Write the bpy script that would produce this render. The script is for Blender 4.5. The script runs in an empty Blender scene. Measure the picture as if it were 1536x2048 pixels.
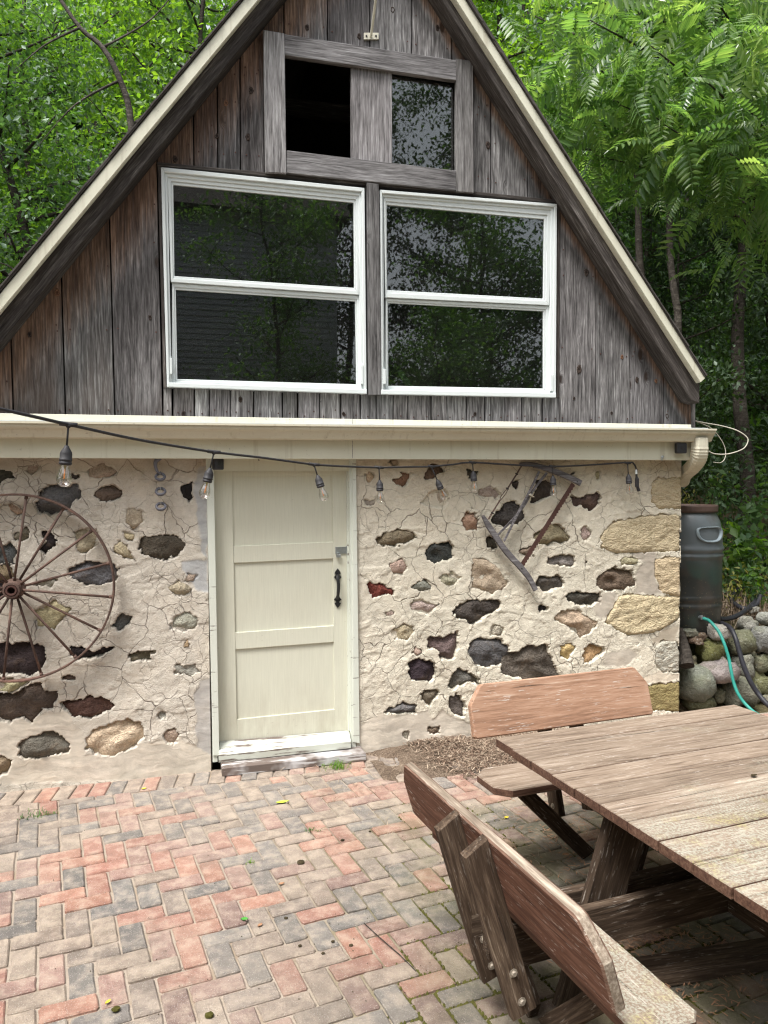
import bpy, math, random
import numpy as np
from mathutils import Vector, Matrix
random.seed(7); rng = np.random.default_rng(11)
S = bpy.context.scene
COL = S.collection
rad = math.radians

# ------------------------------------------------------------------ camera, sky, sun, exposure
YAW, PITCH, ROLL = rad(15.525), rad(2.247), rad(-0.343)
FPX, CX, CY = 1540.0, 768.0, 1024.0
FW = Vector((math.sin(YAW)*math.cos(PITCH), math.cos(YAW)*math.cos(PITCH), -math.sin(PITCH)))
R0 = Vector((math.cos(YAW), -math.sin(YAW), 0)); U0 = R0.cross(FW)
RT = math.cos(ROLL)*R0 + math.sin(ROLL)*U0
UP = math.cos(ROLL)*U0 - math.sin(ROLL)*R0
CAM = Vector((0, -5.042, 1.855))
cd = bpy.data.cameras.new("camera"); cam = bpy.data.objects.new("camera", cd); COL.objects.link(cam)
cd.sensor_fit = 'VERTICAL'; cd.sensor_height = 36; cd.lens = FPX/2048*36
cd.clip_start = 0.02; cd.clip_end = 300
cam.matrix_world = Matrix((RT, UP, -FW)).transposed().to_4x4()
cam.location = CAM
S.camera = cam

SUN_EL, SUN_AZ = 64.0, 232.0      # azimuth: compass degrees, 180 = from behind the camera side (-Y)
sdir = Vector((math.sin(rad(SUN_AZ))*math.cos(rad(SUN_EL)), math.cos(rad(SUN_AZ))*math.cos(rad(SUN_EL)), math.sin(rad(SUN_EL))))
W = bpy.data.worlds.new("World"); S.world = W; W.use_nodes = True
wn = W.node_tree; wn.nodes.clear()
sky = wn.nodes.new('ShaderNodeTexSky'); sky.sky_type = 'NISHITA'; sky.sun_disc = False
sky.sun_elevation = rad(SUN_EL); sky.sun_rotation = rad(SUN_AZ)
sky.air_density = 1.0; sky.dust_density = 4.0; sky.ozone_density = 0.6
bg = wn.nodes.new('ShaderNodeBackground'); bg.inputs['Strength'].default_value = 0.115
wo = wn.nodes.new('ShaderNodeOutputWorld')
hs = wn.nodes.new('ShaderNodeHueSaturation'); hs.inputs['Saturation'].default_value = .30   # thin white overcast
wn.links.new(sky.outputs[0], hs.inputs['Color']); wn.links.new(hs.outputs[0], bg.inputs[0]); wn.links.new(bg.outputs[0], wo.inputs[0])
ld = bpy.data.lights.new("sun", 'SUN'); ld.energy = 2.1; ld.angle = rad(22); ld.color = (1, .975, .93)
sun = bpy.data.objects.new("sun", ld); COL.objects.link(sun)
sun.rotation_euler = sdir.to_track_quat('Z', 'Y').to_euler(); sun.location = sdir*30
vs = S.view_settings; vs.view_transform = 'Standard'; vs.look = 'None'; vs.gamma = 1; vs.use_curve_mapping = False
vs.exposure = 1.50
S.render.film_transparent = False
try:
    S.cycles.max_bounces = 8; S.cycles.transparent_max_bounces = 12; S.cycles.use_denoising = True; S.cycles.denoiser = 'OPENIMAGEDENOISE'; S.cycles.denoising_input_passes = 'RGB_ALBEDO_NORMAL'; S.cycles.denoising_prefilter = 'NONE'; S.cycles.filter_width = 1.25
    S.cycles.sample_clamp_indirect = 6
except Exception: pass

# measured points: a pixel of the survey photo on a real plane / at a real depth -> world point
def ray(px, py): return FW + RT*((px-CX)/FPX) - UP*((py-CY)/FPX)
def P3(px, py, Y):
    d = ray(px, py); return CAM + d*((Y-CAM.y)/d.y)
def F(px, py, Y=0.0):
    p = P3(px, py, Y); return (p.x, p.z)
def G(px, py, z=0.0):
    d = ray(px, py); return CAM + d*((z-CAM.z)/d.z)
def FQ(q, Y): return [F(x, y, Y) for x, y in q]

# ------------------------------------------------------------------ object helpers
WM = {}
def prop(o, label=None, cat=None, group=None, kind=None):
    if label: o['label'] = label
    if cat: o['category'] = cat
    if group: o['group'] = group
    if kind: o['kind'] = kind
    return o
def thing(name, loc, label, cat, group=None):
    o = bpy.data.objects.new(name, None); o.empty_display_size = .1
    o.location = loc; COL.objects.link(o); WM[o] = Matrix.Translation(Vector(loc))
    return prop(o, label, cat, group)
def link(name, me, mat=None, parent=None, M=None):
    o = bpy.data.objects.new(name, me); COL.objects.link(o)
    if mat is not None and len(me.materials) == 0: me.materials.append(mat)
    M = M or Matrix.Identity(4); WM[o] = M; o.matrix_basis = M
    if parent is not None:
        o.parent = parent; o.matrix_parent_inverse = WM[parent].inverted()
    return o
class MB:
    def __init__(s): s.v = []; s.f = []; s.m = []; s.mi = 0
    def face(s, *idx): s.f.append(tuple(idx)); s.m.append(s.mi)
    def add(s, *pts):
        n = len(s.v); s.v.extend([tuple(p) for p in pts]); return n
    def mesh(s, name, smooth=False):
        me = bpy.data.meshes.new(name); me.from_pydata(s.v, [], s.f)
        if s.mi or any(s.m): me.polygons.foreach_set('material_index', s.m)
        if smooth: me.polygons.foreach_set('use_smooth', [True]*len(me.polygons))
        me.update(); return me
    def build(s, name, mat=None, parent=None, M=None, smooth=False):
        return link(name, s.mesh(name, smooth), mat, parent, M)
def area2(p): return sum(p[i][0]*p[(i+1) % len(p)][1]-p[(i+1) % len(p)][0]*p[i][1] for i in range(len(p)))
def inset(p, d):
    n = len(p); out = []
    for i in range(n):
        a, b, c = Vector(p[i-1]), Vector(p[i]), Vector(p[(i+1) % n])
        e1 = (b-a); e2 = (c-b)
        if e1.length < 1e-9 or e2.length < 1e-9: out.append(tuple(b)); continue
        e1.normalize(); e2.normalize()
        n1 = Vector((-e1.y, e1.x)); n2 = Vector((-e2.y, e2.x)); m = n1+n2
        k = m.dot(n1)
        out.append(tuple(b + m*(d/max(k, .35))) )
    return out
def slab(mb, poly, O, U, V, Wd, t, ch=.002, both=False):
    """prism of a 2D polygon in the (U,V) plane through O, thickness t along Wd, chamfered towards +Wd"""
    O, U, V, Wd = Vector(O), Vector(U), Vector(V), Vector(Wd)
    p = [(a[0], a[1]) for a in poly]
    if area2(p) < 0: p = p[::-1]
    n = len(p); ins = inset(p, ch) if ch else p
    lv = [((ins if both and ch else p), 0.0)]
    if both and ch: lv.append((p, ch))
    if ch: lv.append((p, t-ch))
    lv.append((ins, t))
    base = len(mb.v)
    for q, w in lv:
        for a in q: mb.v.append(tuple(O+U*a[0]+V*a[1]+Wd*w))
    flip = U.cross(V).dot(Wd) < 0
    def fc(l):
        mb.face(*(l[::-1] if flip else l))
    L = len(lv)
    for k in range(L-1):
        for i in range(n):
            j = (i+1) % n; fc([base+k*n+i, base+k*n+j, base+(k+1)*n+j, base+(k+1)*n+i])
    fc([base+i for i in range(n)][::-1]); fc([base+(L-1)*n+i for i in range(n)])
XA, YA, ZA = Vector((1, 0, 0)), Vector((0, 1, 0)), Vector((0, 0, 1))
def wallslab(mb, poly, yf, yb, ch=.002): slab(mb, poly, (0, yb, 0), XA, ZA, -YA, yb-yf, ch)
def box(mb, c, s, ch=.002, U=XA, V=YA, Wd=ZA):
    x, y, z = s[0]/2, s[1]/2, s[2]
    slab(mb, [(-x, -y), (x, -y), (x, y), (-x, y)], Vector(c)-Vector(Wd)*(z/2), U, V, Wd, z, ch, True)
def tube(mb, pts, r, n=8, caps=True):
    pts = [Vector(p) for p in pts]; m = len(pts)
    rs = r if isinstance(r, (list, tuple)) else [r]*m
    ref = None; rings = []
    for i in range(m):
        t = (pts[min(i+1, m-1)]-pts[max(i-1, 0)])
        if t.length < 1e-9: t = Vector((0, 0, 1))
        t.normalize()
        if ref is None:
            ref = t.cross(Vector((0, 0, 1)))
            if ref.length < .05: ref = t.cross(Vector((1, 0, 0)))
        ref = ref - t*ref.dot(t); ref.normalize(); b = t.cross(ref)
        rings.append(mb.add(*[pts[i]+(ref*math.cos(a)+b*math.sin(a))*rs[i] for a in [2*math.pi*k/n for k in range(n)]]))
    for i in range(m-1):
        for k in range(n):
            j = (k+1) % n; mb.face(rings[i]+k, rings[i]+j, rings[i+1]+j, rings[i+1]+k)
    if caps:
        mb.face(*[rings[0]+k for k in range(n)][::-1]); mb.face(*[rings[-1]+k for k in range(n)])
def spline(pts, k=6):
    pts = [Vector(p) for p in pts]; out = []
    for i in range(len(pts)-1):
        p0, p1, p2, p3 = pts[max(i-1, 0)], pts[i], pts[i+1], pts[min(i+2, len(pts)-1)]
        for s in range(k):
            t = s/k
            out.append(.5*((2*p1)+(p2-p0)*t+(2*p0-5*p1+4*p2-p3)*t*t+(3*p1-p0-3*p2+p3)*t**3))
    out.append(pts[-1]); return out
def lathe(mb, prof, O=(0, 0, 0), A=ZA, n=24, ref=None):
    O, A = Vector(O), Vector(A).normalized()
    X = A.cross(Vector((0, 1, 0)) if abs(A.y) < .9 else Vector((1, 0, 0))).normalized(); Y = A.cross(X)
    rings = []
    for r, h in prof:
        rings.append(mb.add(*[O+A*h+(X*math.cos(a)+Y*math.sin(a))*r for a in [2*math.pi*k/n for k in range(n)]]))
    for i in range(len(prof)-1):
        for k in range(n):
            j = (k+1) % n; mb.face(rings[i]+k, rings[i]+j, rings[i+1]+j, rings[i+1]+k)
def torus(mb, c, A, R, r, n=20, m=8, sy=1.0):
    A = Vector(A).normalized(); X = A.cross(Vector((0, 1, 0)) if abs(A.y) < .9 else Vector((1, 0, 0))).normalized(); Y = A.cross(X); c = Vector(c)
    idx = []
    for i in range(n):
        a = 2*math.pi*i/n; d = X*math.cos(a)+Y*math.sin(a)
        idx.append(mb.add(*[c+d*(R+r*math.cos(b))+A*(r*sy*math.sin(b)) for b in [2*math.pi*k/m for k in range(m)]]))
    for i in range(n):
        for k in range(m):
            j = (k+1) % m; i2 = (i+1) % n; mb.face(idx[i]+k, idx[i2]+k, idx[i2]+j, idx[i]+j)
def np_mesh(name, V, Fc):
    me = bpy.data.meshes.new(name); V = np.asarray(V, np.float32); Fc = np.asarray(Fc, np.int32)
    k = Fc.shape[1]
    me.vertices.add(len(V)); me.vertices.foreach_set('co', V.ravel())
    me.loops.add(Fc.size); me.loops.foreach_set('vertex_index', Fc.ravel())
    me.polygons.add(len(Fc)); me.polygons.foreach_set('loop_start', np.arange(0, Fc.size, k, dtype=np.int32))
    me.update(calc_edges=True); me.validate(); return me
def clip(poly, a, b, c):
    """keep a*x+b*y<=c"""
    out = []
    for i in range(len(poly)):
        p, q = poly[i], poly[(i+1) % len(poly)]
        dp, dq = a*p[0]+b*p[1]-c, a*q[0]+b*q[1]-c
        if dp <= 0: out.append(p)
        if (dp < 0 < dq) or (dq < 0 < dp):
            t = dp/(dp-dq); out.append((p[0]+(q[0]-p[0])*t, p[1]+(q[1]-p[1])*t))
    return out
# value noise in numpy (for geometry)
def vnoise(x, y, seed=0):
    xi, yi = np.floor(x).astype(np.int64), np.floor(y).astype(np.int64); fx, fy = x-xi, y-yi
    fx, fy = fx*fx*(3-2*fx), fy*fy*(3-2*fy)
    def h(a, b):
        n = (a*374761393 + b*668265263 + seed*1442695041) & 0x7fffffff
        n = ((n ^ (n >> 13))*1274126177) & 0x7fffffff
        return ((n ^ (n >> 16)) & 0xffff)/65535.0
    return (h(xi, yi)*(1-fx)+h(xi+1, yi)*fx)*(1-fy)+(h(xi, yi+1)*(1-fx)+h(xi+1, yi+1)*fx)*fy
def fbm(x, y, o=4, seed=0):
    s, a, t = 0, .5, 0
    for i in range(o):
        s = s+a*vnoise(x, y, seed+i); t += a; x = x*2.03+17; y = y*2.03+5; a *= .5
    return s/t

# ------------------------------------------------------------------ material helpers
class NT:
    def __init__(s, name):
        s.mat = bpy.data.materials.new(name); s.mat.use_nodes = True
        s.t = s.mat.node_tree; s.t.nodes.clear()
        s.out = s.n('ShaderNodeOutputMaterial'); s._c = {}
    def n(s, typ, **kw):
        x = s.t.nodes.new(typ)
        for k, v in kw.items(): setattr(x, k, v)
        return x
    def l(s, a, b): s.t.links.new(a, b)
    def set(s, sock, v):
        if isinstance(v, bpy.types.NodeSocket): s.l(v, sock)
        elif isinstance(v, (tuple, list)) and sock.type == 'RGBA' and len(v) == 3: sock.default_value = (*v, 1)
        elif v is not None: sock.default_value = v
    def coord(s, which='Object'):
        if which not in s._c:
            if which == 'Position': s._c[which] = s.n('ShaderNodeNewGeometry').outputs['Position']
            else: s._c[which] = s.n('ShaderNodeTexCoord').outputs[which]
        return s._c[which]
    def rand(s):
        if 'r' not in s._c: s._c['r'] = s.n('ShaderNodeObjectInfo')
        return s._c['r'].outputs['Random']
    def ocol(s):
        s.rand(); return s._c['r'].outputs['Color']
    def vm(s, v, scale=(1, 1, 1), off=None):
        x = s.n('ShaderNodeMapping'); s.l(v, x.inputs[0]); x.inputs['Scale'].default_value = scale
        if off is not None: s.set(x.inputs['Location'], off)
        return x.outputs[0]
    def vadd(s, a, b, k=1.0):
        x = s.n('ShaderNodeVectorMath', operation='MULTIPLY_ADD'); s.set(x.inputs[0], b); x.inputs[1].default_value = (k, k, k); s.set(x.inputs[2], a)
        return x.outputs[0]
    def noise(s, v, scale=5, detail=4, rough=.55, dist=0, col=False):
        x = s.n('ShaderNodeTexNoise'); s.l(v, x.inputs['Vector']); x.inputs['Scale'].default_value = scale
        x.inputs['Detail'].default_value = detail; x.inputs['Roughness'].default_value = rough; x.inputs['Distortion'].default_value = dist
        return x.outputs['Color' if col else 'Fac']
    def voro(s, v, scale=5, feature='F1', out='Distance', rnd=1):
        x = s.n('ShaderNodeTexVoronoi', feature=feature); s.l(v, x.inputs['Vector']); x.inputs['Scale'].default_value = scale
        x.inputs['Randomness'].default_value = rnd
        return x.outputs[out]
    def m(s, op, a, b=None, c=None, clamp=False):
        x = s.n('ShaderNodeMath', operation=op); x.use_clamp = clamp
        s.set(x.inputs[0], a)
        if b is not None: s.set(x.inputs[1], b)
        if c is not None: s.set(x.inputs[2], c)
        return x.outputs[0]
    def rng(s, v, a, b, c=0., d=1.):
        x = s.n('ShaderNodeMapRange'); s.set(x.inputs[0], v)
        for i, q in enumerate((a, b, c, d)): x.inputs[i+1].default_value = q
        return x.outputs[0]
    def ramp(s, f, stops, interp='LINEAR'):
        x = s.n('ShaderNodeValToRGB'); s.l(f, x.inputs[0]); cr = x.color_ramp; cr.interpolation = interp
        while len(cr.elements) < len(stops): cr.elements.new(.5)
        for e, (p, c) in zip(cr.elements, stops):
            e.position = p; e.color = (*c, 1) if len(c) == 3 else c
        return x.outputs[0]
    def mix(s, f, a, b, mode='MIX'):
        x = s.n('ShaderNodeMix', data_type='RGBA', blend_type=mode)
        s.set(x.inputs[0], f); s.set(x.inputs[6], a); s.set(x.inputs[7], b); return x.outputs[2]
    def xyz(s, v):
        x = s.n('ShaderNodeSeparateXYZ'); s.l(v, x.inputs[0]); return x.outputs
    def bump(s, h, strength=.5, dist=.01, nrm=None):
        x = s.n('ShaderNodeBump'); s.l(h, x.inputs['Height']); x.inputs['Strength'].default_value = strength; x.inputs['Distance'].default_value = dist
        if nrm is not None: s.l(nrm, x.inputs['Normal'])
        return x.outputs[0]
    def pbsdf(s, col, rough=.8, spec=.3, nrm=None, metal=0, finish=True, **kw):
        x = s.n('ShaderNodeBsdfPrincipled'); s.set(x.inputs['Base Color'], col); s.set(x.inputs['Roughness'], rough)
        s.set(x.inputs['Specular IOR Level'], spec); s.set(x.inputs['Metallic'], metal)
        if nrm is not None: s.l(nrm, x.inputs['Normal'])
        for k, v in kw.items(): s.set(x.inputs[k], v)
        if finish: s.l(x.outputs[0], s.out.inputs[0])
        return x
def simple(name, col, rough=.6, spec=.3, nscale=30, namt=.12, bump=.1, metal=0):
    t = NT(name); v = t.coord('Object'); n = t.noise(v, nscale, 4)
    big = t.noise(v, nscale*.13, 3)
    f = t.rng(t.m('ADD', t.m('MULTIPLY', n, .5), t.m('MULTIPLY', big, .5)), .3, .7, 1-namt, 1+namt)
    c = t.mix(1.0, col, f, 'MULTIPLY')
    t.pbsdf(c, rough, spec, t.bump(n, bump, .004), metal); return t.mat

MAT = {}
RL = [F(142, 512, -.16), F(559, 0, -.16)]; RR = [F(884, 0, -.16), F(1204, 512, -.16)]   # lower edges of the dark rake boards
def halfplane(a, b, below):
    nx, nz = (b[1]-a[1]), -(b[0]-a[0]); c = nx*a[0]+nz*a[1]
    if (nx*below[0]+nz*below[1]) > c: nx, nz, c = -nx, -nz, -c
    L = math.hypot(nx, nz); return nx/L, nz/L, c/L
HL, HR = halfplane(*RL, (1.3, 2.5)), halfplane(*RR, (1.3, 2.5))
HLN, HRN = HL, HR
def mat_wood(name, stops, scale=1.0, brown=False, knots=True, tint=True, axis=0, fleck=0.0, lichen=False, bumpd=.004, rough=.85, edge=False):
    """weathered board: grain runs along the object's local X"""
    t = NT(name); v0 = t.coord('Object')
    r = t.rand()
    off = t.n('ShaderNodeCombineXYZ'); t.l(t.m('MULTIPLY', r, 37.0), off.inputs[0]); t.l(t.m('MULTIPLY', r, 91.0), off.inputs[1])
    v = t.vadd(v0, off.outputs[0])
    warp = t.noise(t.vm(v, (1.2, 5, 5)), 1.5*scale, 2, col=True)
    vw = t.vadd(v, warp, .035)
    if knots:
        kv = t.voro(t.vm(v, (2.2, 5.0, 0.0)), 1.0)
        kk = t.rng(kv, .0, .16, 1, 0)
        k3 = t.n('ShaderNodeCombineXYZ'); t.l(t.m('MULTIPLY', kk, .05), k3.inputs[1]); vw = t.vadd(vw, k3.outputs[0])
    g1 = t.noise(t.vm(vw, (2.2, 46, 46)), scale, 6, .74)
    g2 = t.noise(t.vm(vw, (7, 110, 110)), scale, 3, .65)
    ck = t.noise(t.vm(vw, (.7, 95, 95)), scale, 2, .5)
    big = t.noise(t.vm(v, (1.0, 4, 4)), scale, 3)
    f = t.m('ADD', t.m('MULTIPLY', g1, .42), t.m('MULTIPLY', g2, .40)); f = t.m('ADD', f, t.m('MULTIPLY', big, .25))
    f = t.rng(f, .40, .68)
    col = t.ramp(f, stops)
    ckf = t.m('MULTIPLY', t.rng(ck, .36, .30), t.rng(big, .4, .6)); col = t.mix(t.m('MULTIPLY', ckf, .8), col, (.010, .008, .007))
    if brown:
        P = t.xyz(t.coord('Position'))
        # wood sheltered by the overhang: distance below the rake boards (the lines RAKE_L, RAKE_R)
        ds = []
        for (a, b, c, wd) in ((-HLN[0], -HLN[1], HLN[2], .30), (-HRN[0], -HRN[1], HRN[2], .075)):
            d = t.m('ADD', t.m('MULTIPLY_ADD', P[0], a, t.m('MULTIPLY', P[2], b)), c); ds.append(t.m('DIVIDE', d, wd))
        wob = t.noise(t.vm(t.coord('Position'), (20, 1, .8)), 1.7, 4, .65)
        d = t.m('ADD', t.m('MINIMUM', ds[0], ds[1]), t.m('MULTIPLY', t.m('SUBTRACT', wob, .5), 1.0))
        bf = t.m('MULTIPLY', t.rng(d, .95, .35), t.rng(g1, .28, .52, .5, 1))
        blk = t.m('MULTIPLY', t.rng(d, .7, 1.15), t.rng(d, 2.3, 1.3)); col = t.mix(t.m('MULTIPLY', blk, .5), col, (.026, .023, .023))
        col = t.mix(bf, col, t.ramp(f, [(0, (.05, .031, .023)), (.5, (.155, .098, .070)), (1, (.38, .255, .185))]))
        fol = t.m('MULTIPLY', t.rng(P[2], 2.9, 2.4), t.m('MULTIPLY', t.rng(P[0], .25, -.2), t.rng(t.noise(t.vm(t.coord('Position'), (3.5, 1, .8)), 1.3, 3), .45, .6)))
        col = t.mix(t.m('MULTIPLY', fol, .32), col, (.12, .078, .058))
    if knots:
        col = t.mix(t.m('MULTIPLY', t.rng(kv, .07, .115, 1, 0), .85), col, (.03, .018, .012))
    if tint: col = t.mix(1.0, col, t.ocol(), 'MULTIPLY')
    h = t.m('ADD', t.m('MULTIPLY', g1, .6), t.m('MULTIPLY', g2, .5))
    if fleck:
        fl = t.noise(t.vm(vw, (14, 120, 120)), 1, 3, .7); fl2 = t.noise(t.vm(v, (3, 6, 6)), 1.3, 3)
        ff = t.m('MULTIPLY', t.rng(fl, .60, .66), t.rng(fl2, .38, .62, .15, 1)); col = t.mix(t.m('MULTIPLY', ff, fleck), col, (.52, .47, .42))
    if lichen:
        P = t.coord('Position'); a = t.noise(P, 2.2, 4, .6); b = t.voro(P, 95); c = t.noise(P, 120, 3, .7)
        Pz = t.xyz(P)
        near = t.rng(Pz[1], -2.35, -3.0)       # the open, damp end away from the wall
        la = t.m('MULTIPLY', t.rng(t.m('ADD', a, t.m('MULTIPLY', t.m('SUBTRACT', near, .45), .40)), .46, .66), t.rng(c, .44, .58))
        yl = t.noise(P, 7, 4, .6)
        lc = t.mix(t.rng(yl, .53, .66), (.38, .40, .33), (.38, .35, .15))
        col = t.mix(t.m('MULTIPLY', la, .48), col, lc)
        sp = t.m('MULTIPLY', t.rng(b, .2, .12), t.rng(c, .5, .6)); col = t.mix(t.m('MULTIPLY', sp, .4), col, (.52, .48, .40))
    if edge:      # the cut edges keep the old red-brown stain
        nl = t.n('ShaderNodeVectorTransform', vector_type='NORMAL', convert_from='WORLD', convert_to='OBJECT')
        t.l(t.n('ShaderNodeNewGeometry').outputs['True Normal'], nl.inputs[0]); nz = t.m('ABSOLUTE', t.xyz(nl.outputs[0])[2])
        ec = [(0, (.04, .022, .015)), (.5, (.095, .05, .034)), (1, (.17, .10, .07))] if edge == 'stain' else [(0, (.09, .07, .052)), (.5, (.22, .175, .135)), (1, (.42, .37, .30))]
        col = t.mix(t.rng(nz, .8, .4), col, t.ramp(f, ec))
    t.pbsdf(col, rough, .15, t.bump(h, .75, bumpd)); MAT[name] = t.mat; return t.mat
mat_wood('wood_grey', [(0, (.030, .028, .029)), (.3, (.10, .096, .097)), (.65, (.23, .223, .226)), (1, (.52, .515, .52))], brown=True)
mat_wood('wood_pale', [(0, (.05, .047, .048)), (.35, (.17, .162, .164)), (.7, (.31, .30, .305)), (1, (.52, .515, .52))])
mat_wood('wood_dark', [(0, (.016, .013, .012)), (.5, (.046, .040, .037)), (.85, (.10, .09, .083)), (1, (.22, .2, .19))], knots=False)
mat_wood('table_wood', [(0, (.095, .068, .050)), (.4, (.18, .136, .102)), (.75, (.25, .197, .152)), (1, (.36, .30, .245))], fleck=.6, lichen=True, knots=False, edge='stain')
mat_wood('stained_wood', [(0, (.05, .025, .017)), (.5, (.125, .060, .040)), (1, (.215, .12, .085))], fleck=.95, knots=False, bumpd=.002, edge='grey')
mat_wood('faded_wood', [(0, (.17, .095, .062)), (.4, (.285, .165, .108)), (.75, (.36, .225, .155)), (1, (.47, .35, .27))], fleck=.75, knots=False, bumpd=.002)
mat_wood('post_wood', [(0, (.024, .016, .011)), (.5, (.060, .040, .027)), (.85, (.12, .085, .06)), (1, (.25, .195, .145))], fleck=.4, knots=False, bumpd=.003)

def mat_plaster():
    t = NT('plaster'); P = t.coord('Position')
    tone = t.n('ShaderNodeVertexColor', layer_name='tone'); sm = t.n('ShaderNodeAttribute', attribute_name='smooth').outputs['Fac']
    rough = t.m('SUBTRACT', 1.0, sm)
    a = t.noise(P, 3.2, 5, .6); b = t.noise(P, 22, 5, .65); c = t.noise(P, 120, 4, .7)
    wv = t.vadd(P, t.noise(P, 3.0, 3, .6, col=True), .22); wv = t.vadd(wv, t.noise(P, 16, 3, .6, col=True), .035)
    e1 = t.voro(t.vm(wv, (1, 0, 1)), 4.6, 'DISTANCE_TO_EDGE'); e2 = t.voro(t.vm(wv, (1, 0, 1.15)), 11.5, 'DISTANCE_TO_EDGE')
    m1 = t.rng(t.noise(P, 2.3, 3), .38, .54); m2 = t.rng(t.noise(t.vm(P, (1, 1, 1), (4, 2, 7)), 2.4, 2), .47, .61)
    wid = t.rng(t.noise(P, 5, 2), .3, .7, .004, .016)
    q1 = t.n('ShaderNodeMapRange'); t.l(e1, q1.inputs[0]); q1.inputs[1].default_value = 0; t.l(wid, q1.inputs[2]); q1.inputs[3].default_value = 1; q1.inputs[4].default_value = 0
    c1 = t.m('MULTIPLY', q1.outputs[0], m1); c2 = t.m('MULTIPLY', t.rng(e2, 0, .018, 1, 0), m2)
    cr = t.m('MULTIPLY', t.m('MAXIMUM', c1, t.m('MULTIPLY', c2, .8)), rough)
    # broken, flaked areas
    flk = t.noise(t.vm(wv, (1, 1, 1.6)), 9, 5, .7)
    fl = t.m('MULTIPLY', t.rng(flk, .53, .58), t.m('MULTIPLY', rough, t.rng(t.noise(P, 1.3, 2), .4, .58)))
    col = t.mix(1.0, tone.outputs[0], t.rng(t.m('ADD', t.m('MULTIPLY', a, .5), t.m('MULTIPLY', b, .5)), .32, .68, .84, 1.18), 'MULTIPLY')
    col = t.mix(t.m('MULTIPLY', t.rng(a, .5, .68), .25), col, (.50, .41, .31))
    col = t.mix(t.m('MULTIPLY', fl, .3), col, (.46, .39, .31))
    col = t.mix(t.m('MULTIPLY', t.rng(c, .58, .72), t.m('MULTIPLY', rough, .35)), col, (.30, .25, .2))
    col = t.mix(t.m('MULTIPLY', cr, .85), col, (.09, .065, .05))
    Pz = t.xyz(P)
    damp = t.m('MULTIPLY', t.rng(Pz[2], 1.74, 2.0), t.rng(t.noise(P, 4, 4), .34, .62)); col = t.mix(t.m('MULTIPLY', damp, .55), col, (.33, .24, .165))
    pit = t.rng(t.voro(wv, 62), .22, .05); pit = t.m('MULTIPLY', pit, t.rng(t.noise(P, 4, 3), .5, .62))
    col = t.mix(t.m('MULTIPLY', t.m('MULTIPLY', pit, rough), .5), col, (.22, .18, .14))
    h = t.m('ADD', t.m('MULTIPLY', b, .42), t.m('MULTIPLY', c, .85)); h = t.m('SUBTRACT', h, t.m('MULTIPLY', pit, .6)); h = t.m('SUBTRACT', h, t.m('MULTIPLY', cr, .9)); h = t.m('SUBTRACT', h, t.m('MULTIPLY', fl, .3))
    streak = t.noise(t.vm(wv, (4, 1, 26)), 1, 4); col = t.mix(t.m('MULTIPLY', sm, .55), col, t.mix(1.0, col, t.rng(streak, .35, .65, .66, 1.22), 'MULTIPLY'))
    h = t.m('ADD', t.m('MULTIPLY', h, t.rng(sm, 0, 1, 1, .15)), t.m('MULTIPLY', streak, t.m('MULTIPLY', sm, .5)))
    t.pbsdf(col, .95, .1, t.bump(h, .85, .008)); MAT['plaster'] = t.mat
mat_plaster()
def mat_rock(name, gran=55, contrast=.35, moss=False, tooled=False):
    t = NT(name); v = t.coord('Position')
    a = t.noise(v, 8, 5, .65, .6); b = t.noise(v, gran, 5, .7); c = t.noise(v, gran*4, 2, .6)
    f = t.m('ADD', t.m('MULTIPLY', a, .4), t.m('ADD', t.m('MULTIPLY', b, .4), t.m('MULTIPLY', c, .2)))
    col = t.mix(1.0, t.ocol(), t.rng(f, .33, .67, 1-contrast*1.3, 1+contrast*1.5), 'MULTIPLY')
    col = t.mix(t.m('MULTIPLY', t.rng(a, .55, .7), .3), col, (.24, .17, .11))
    h = t.m('ADD', a, t.m('MULTIPLY', b, .5))
    if tooled:
        w = t.noise(t.vm(t.vadd(v, t.noise(v, 9, 2, col=True), .08), (38, 30, 75)), 1, 3, .6)
        h = t.m('ADD', t.m('MULTIPLY', w, 1.1), t.m('MULTIPLY', b, .3)); col = t.mix(t.m('MULTIPLY', t.rng(w, .5, .3), .4), col, (.34, .24, .13))
    if moss:
        nz = t.xyz(t.n('ShaderNodeNewGeometry').outputs['Normal'])
        mf = t.m('MULTIPLY', t.rng(nz[2], -.3, .8), t.rng(t.noise(v, 6, 4, .6), .42, .62)); mc = t.mix(b, (.05, .06, .018), (.16, .16, .06))
        col = t.mix(t.m('MULTIPLY', mf, .5), col, mc)
        sp = t.rng(t.noise(v, 45, 3, .7), .6, .68); col = t.mix(t.m('MULTIPLY', sp, .5), col, (.45, .46, .41))
    t.pbsdf(col, .88, .2, t.bump(h, 1.0, .045 if not tooled else .02)); MAT[name] = t.mat
mat_rock('rock'); mat_rock('limestone', 70, .16, tooled=True); mat_rock('boulder_rock', 40, .3, moss=True)
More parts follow.
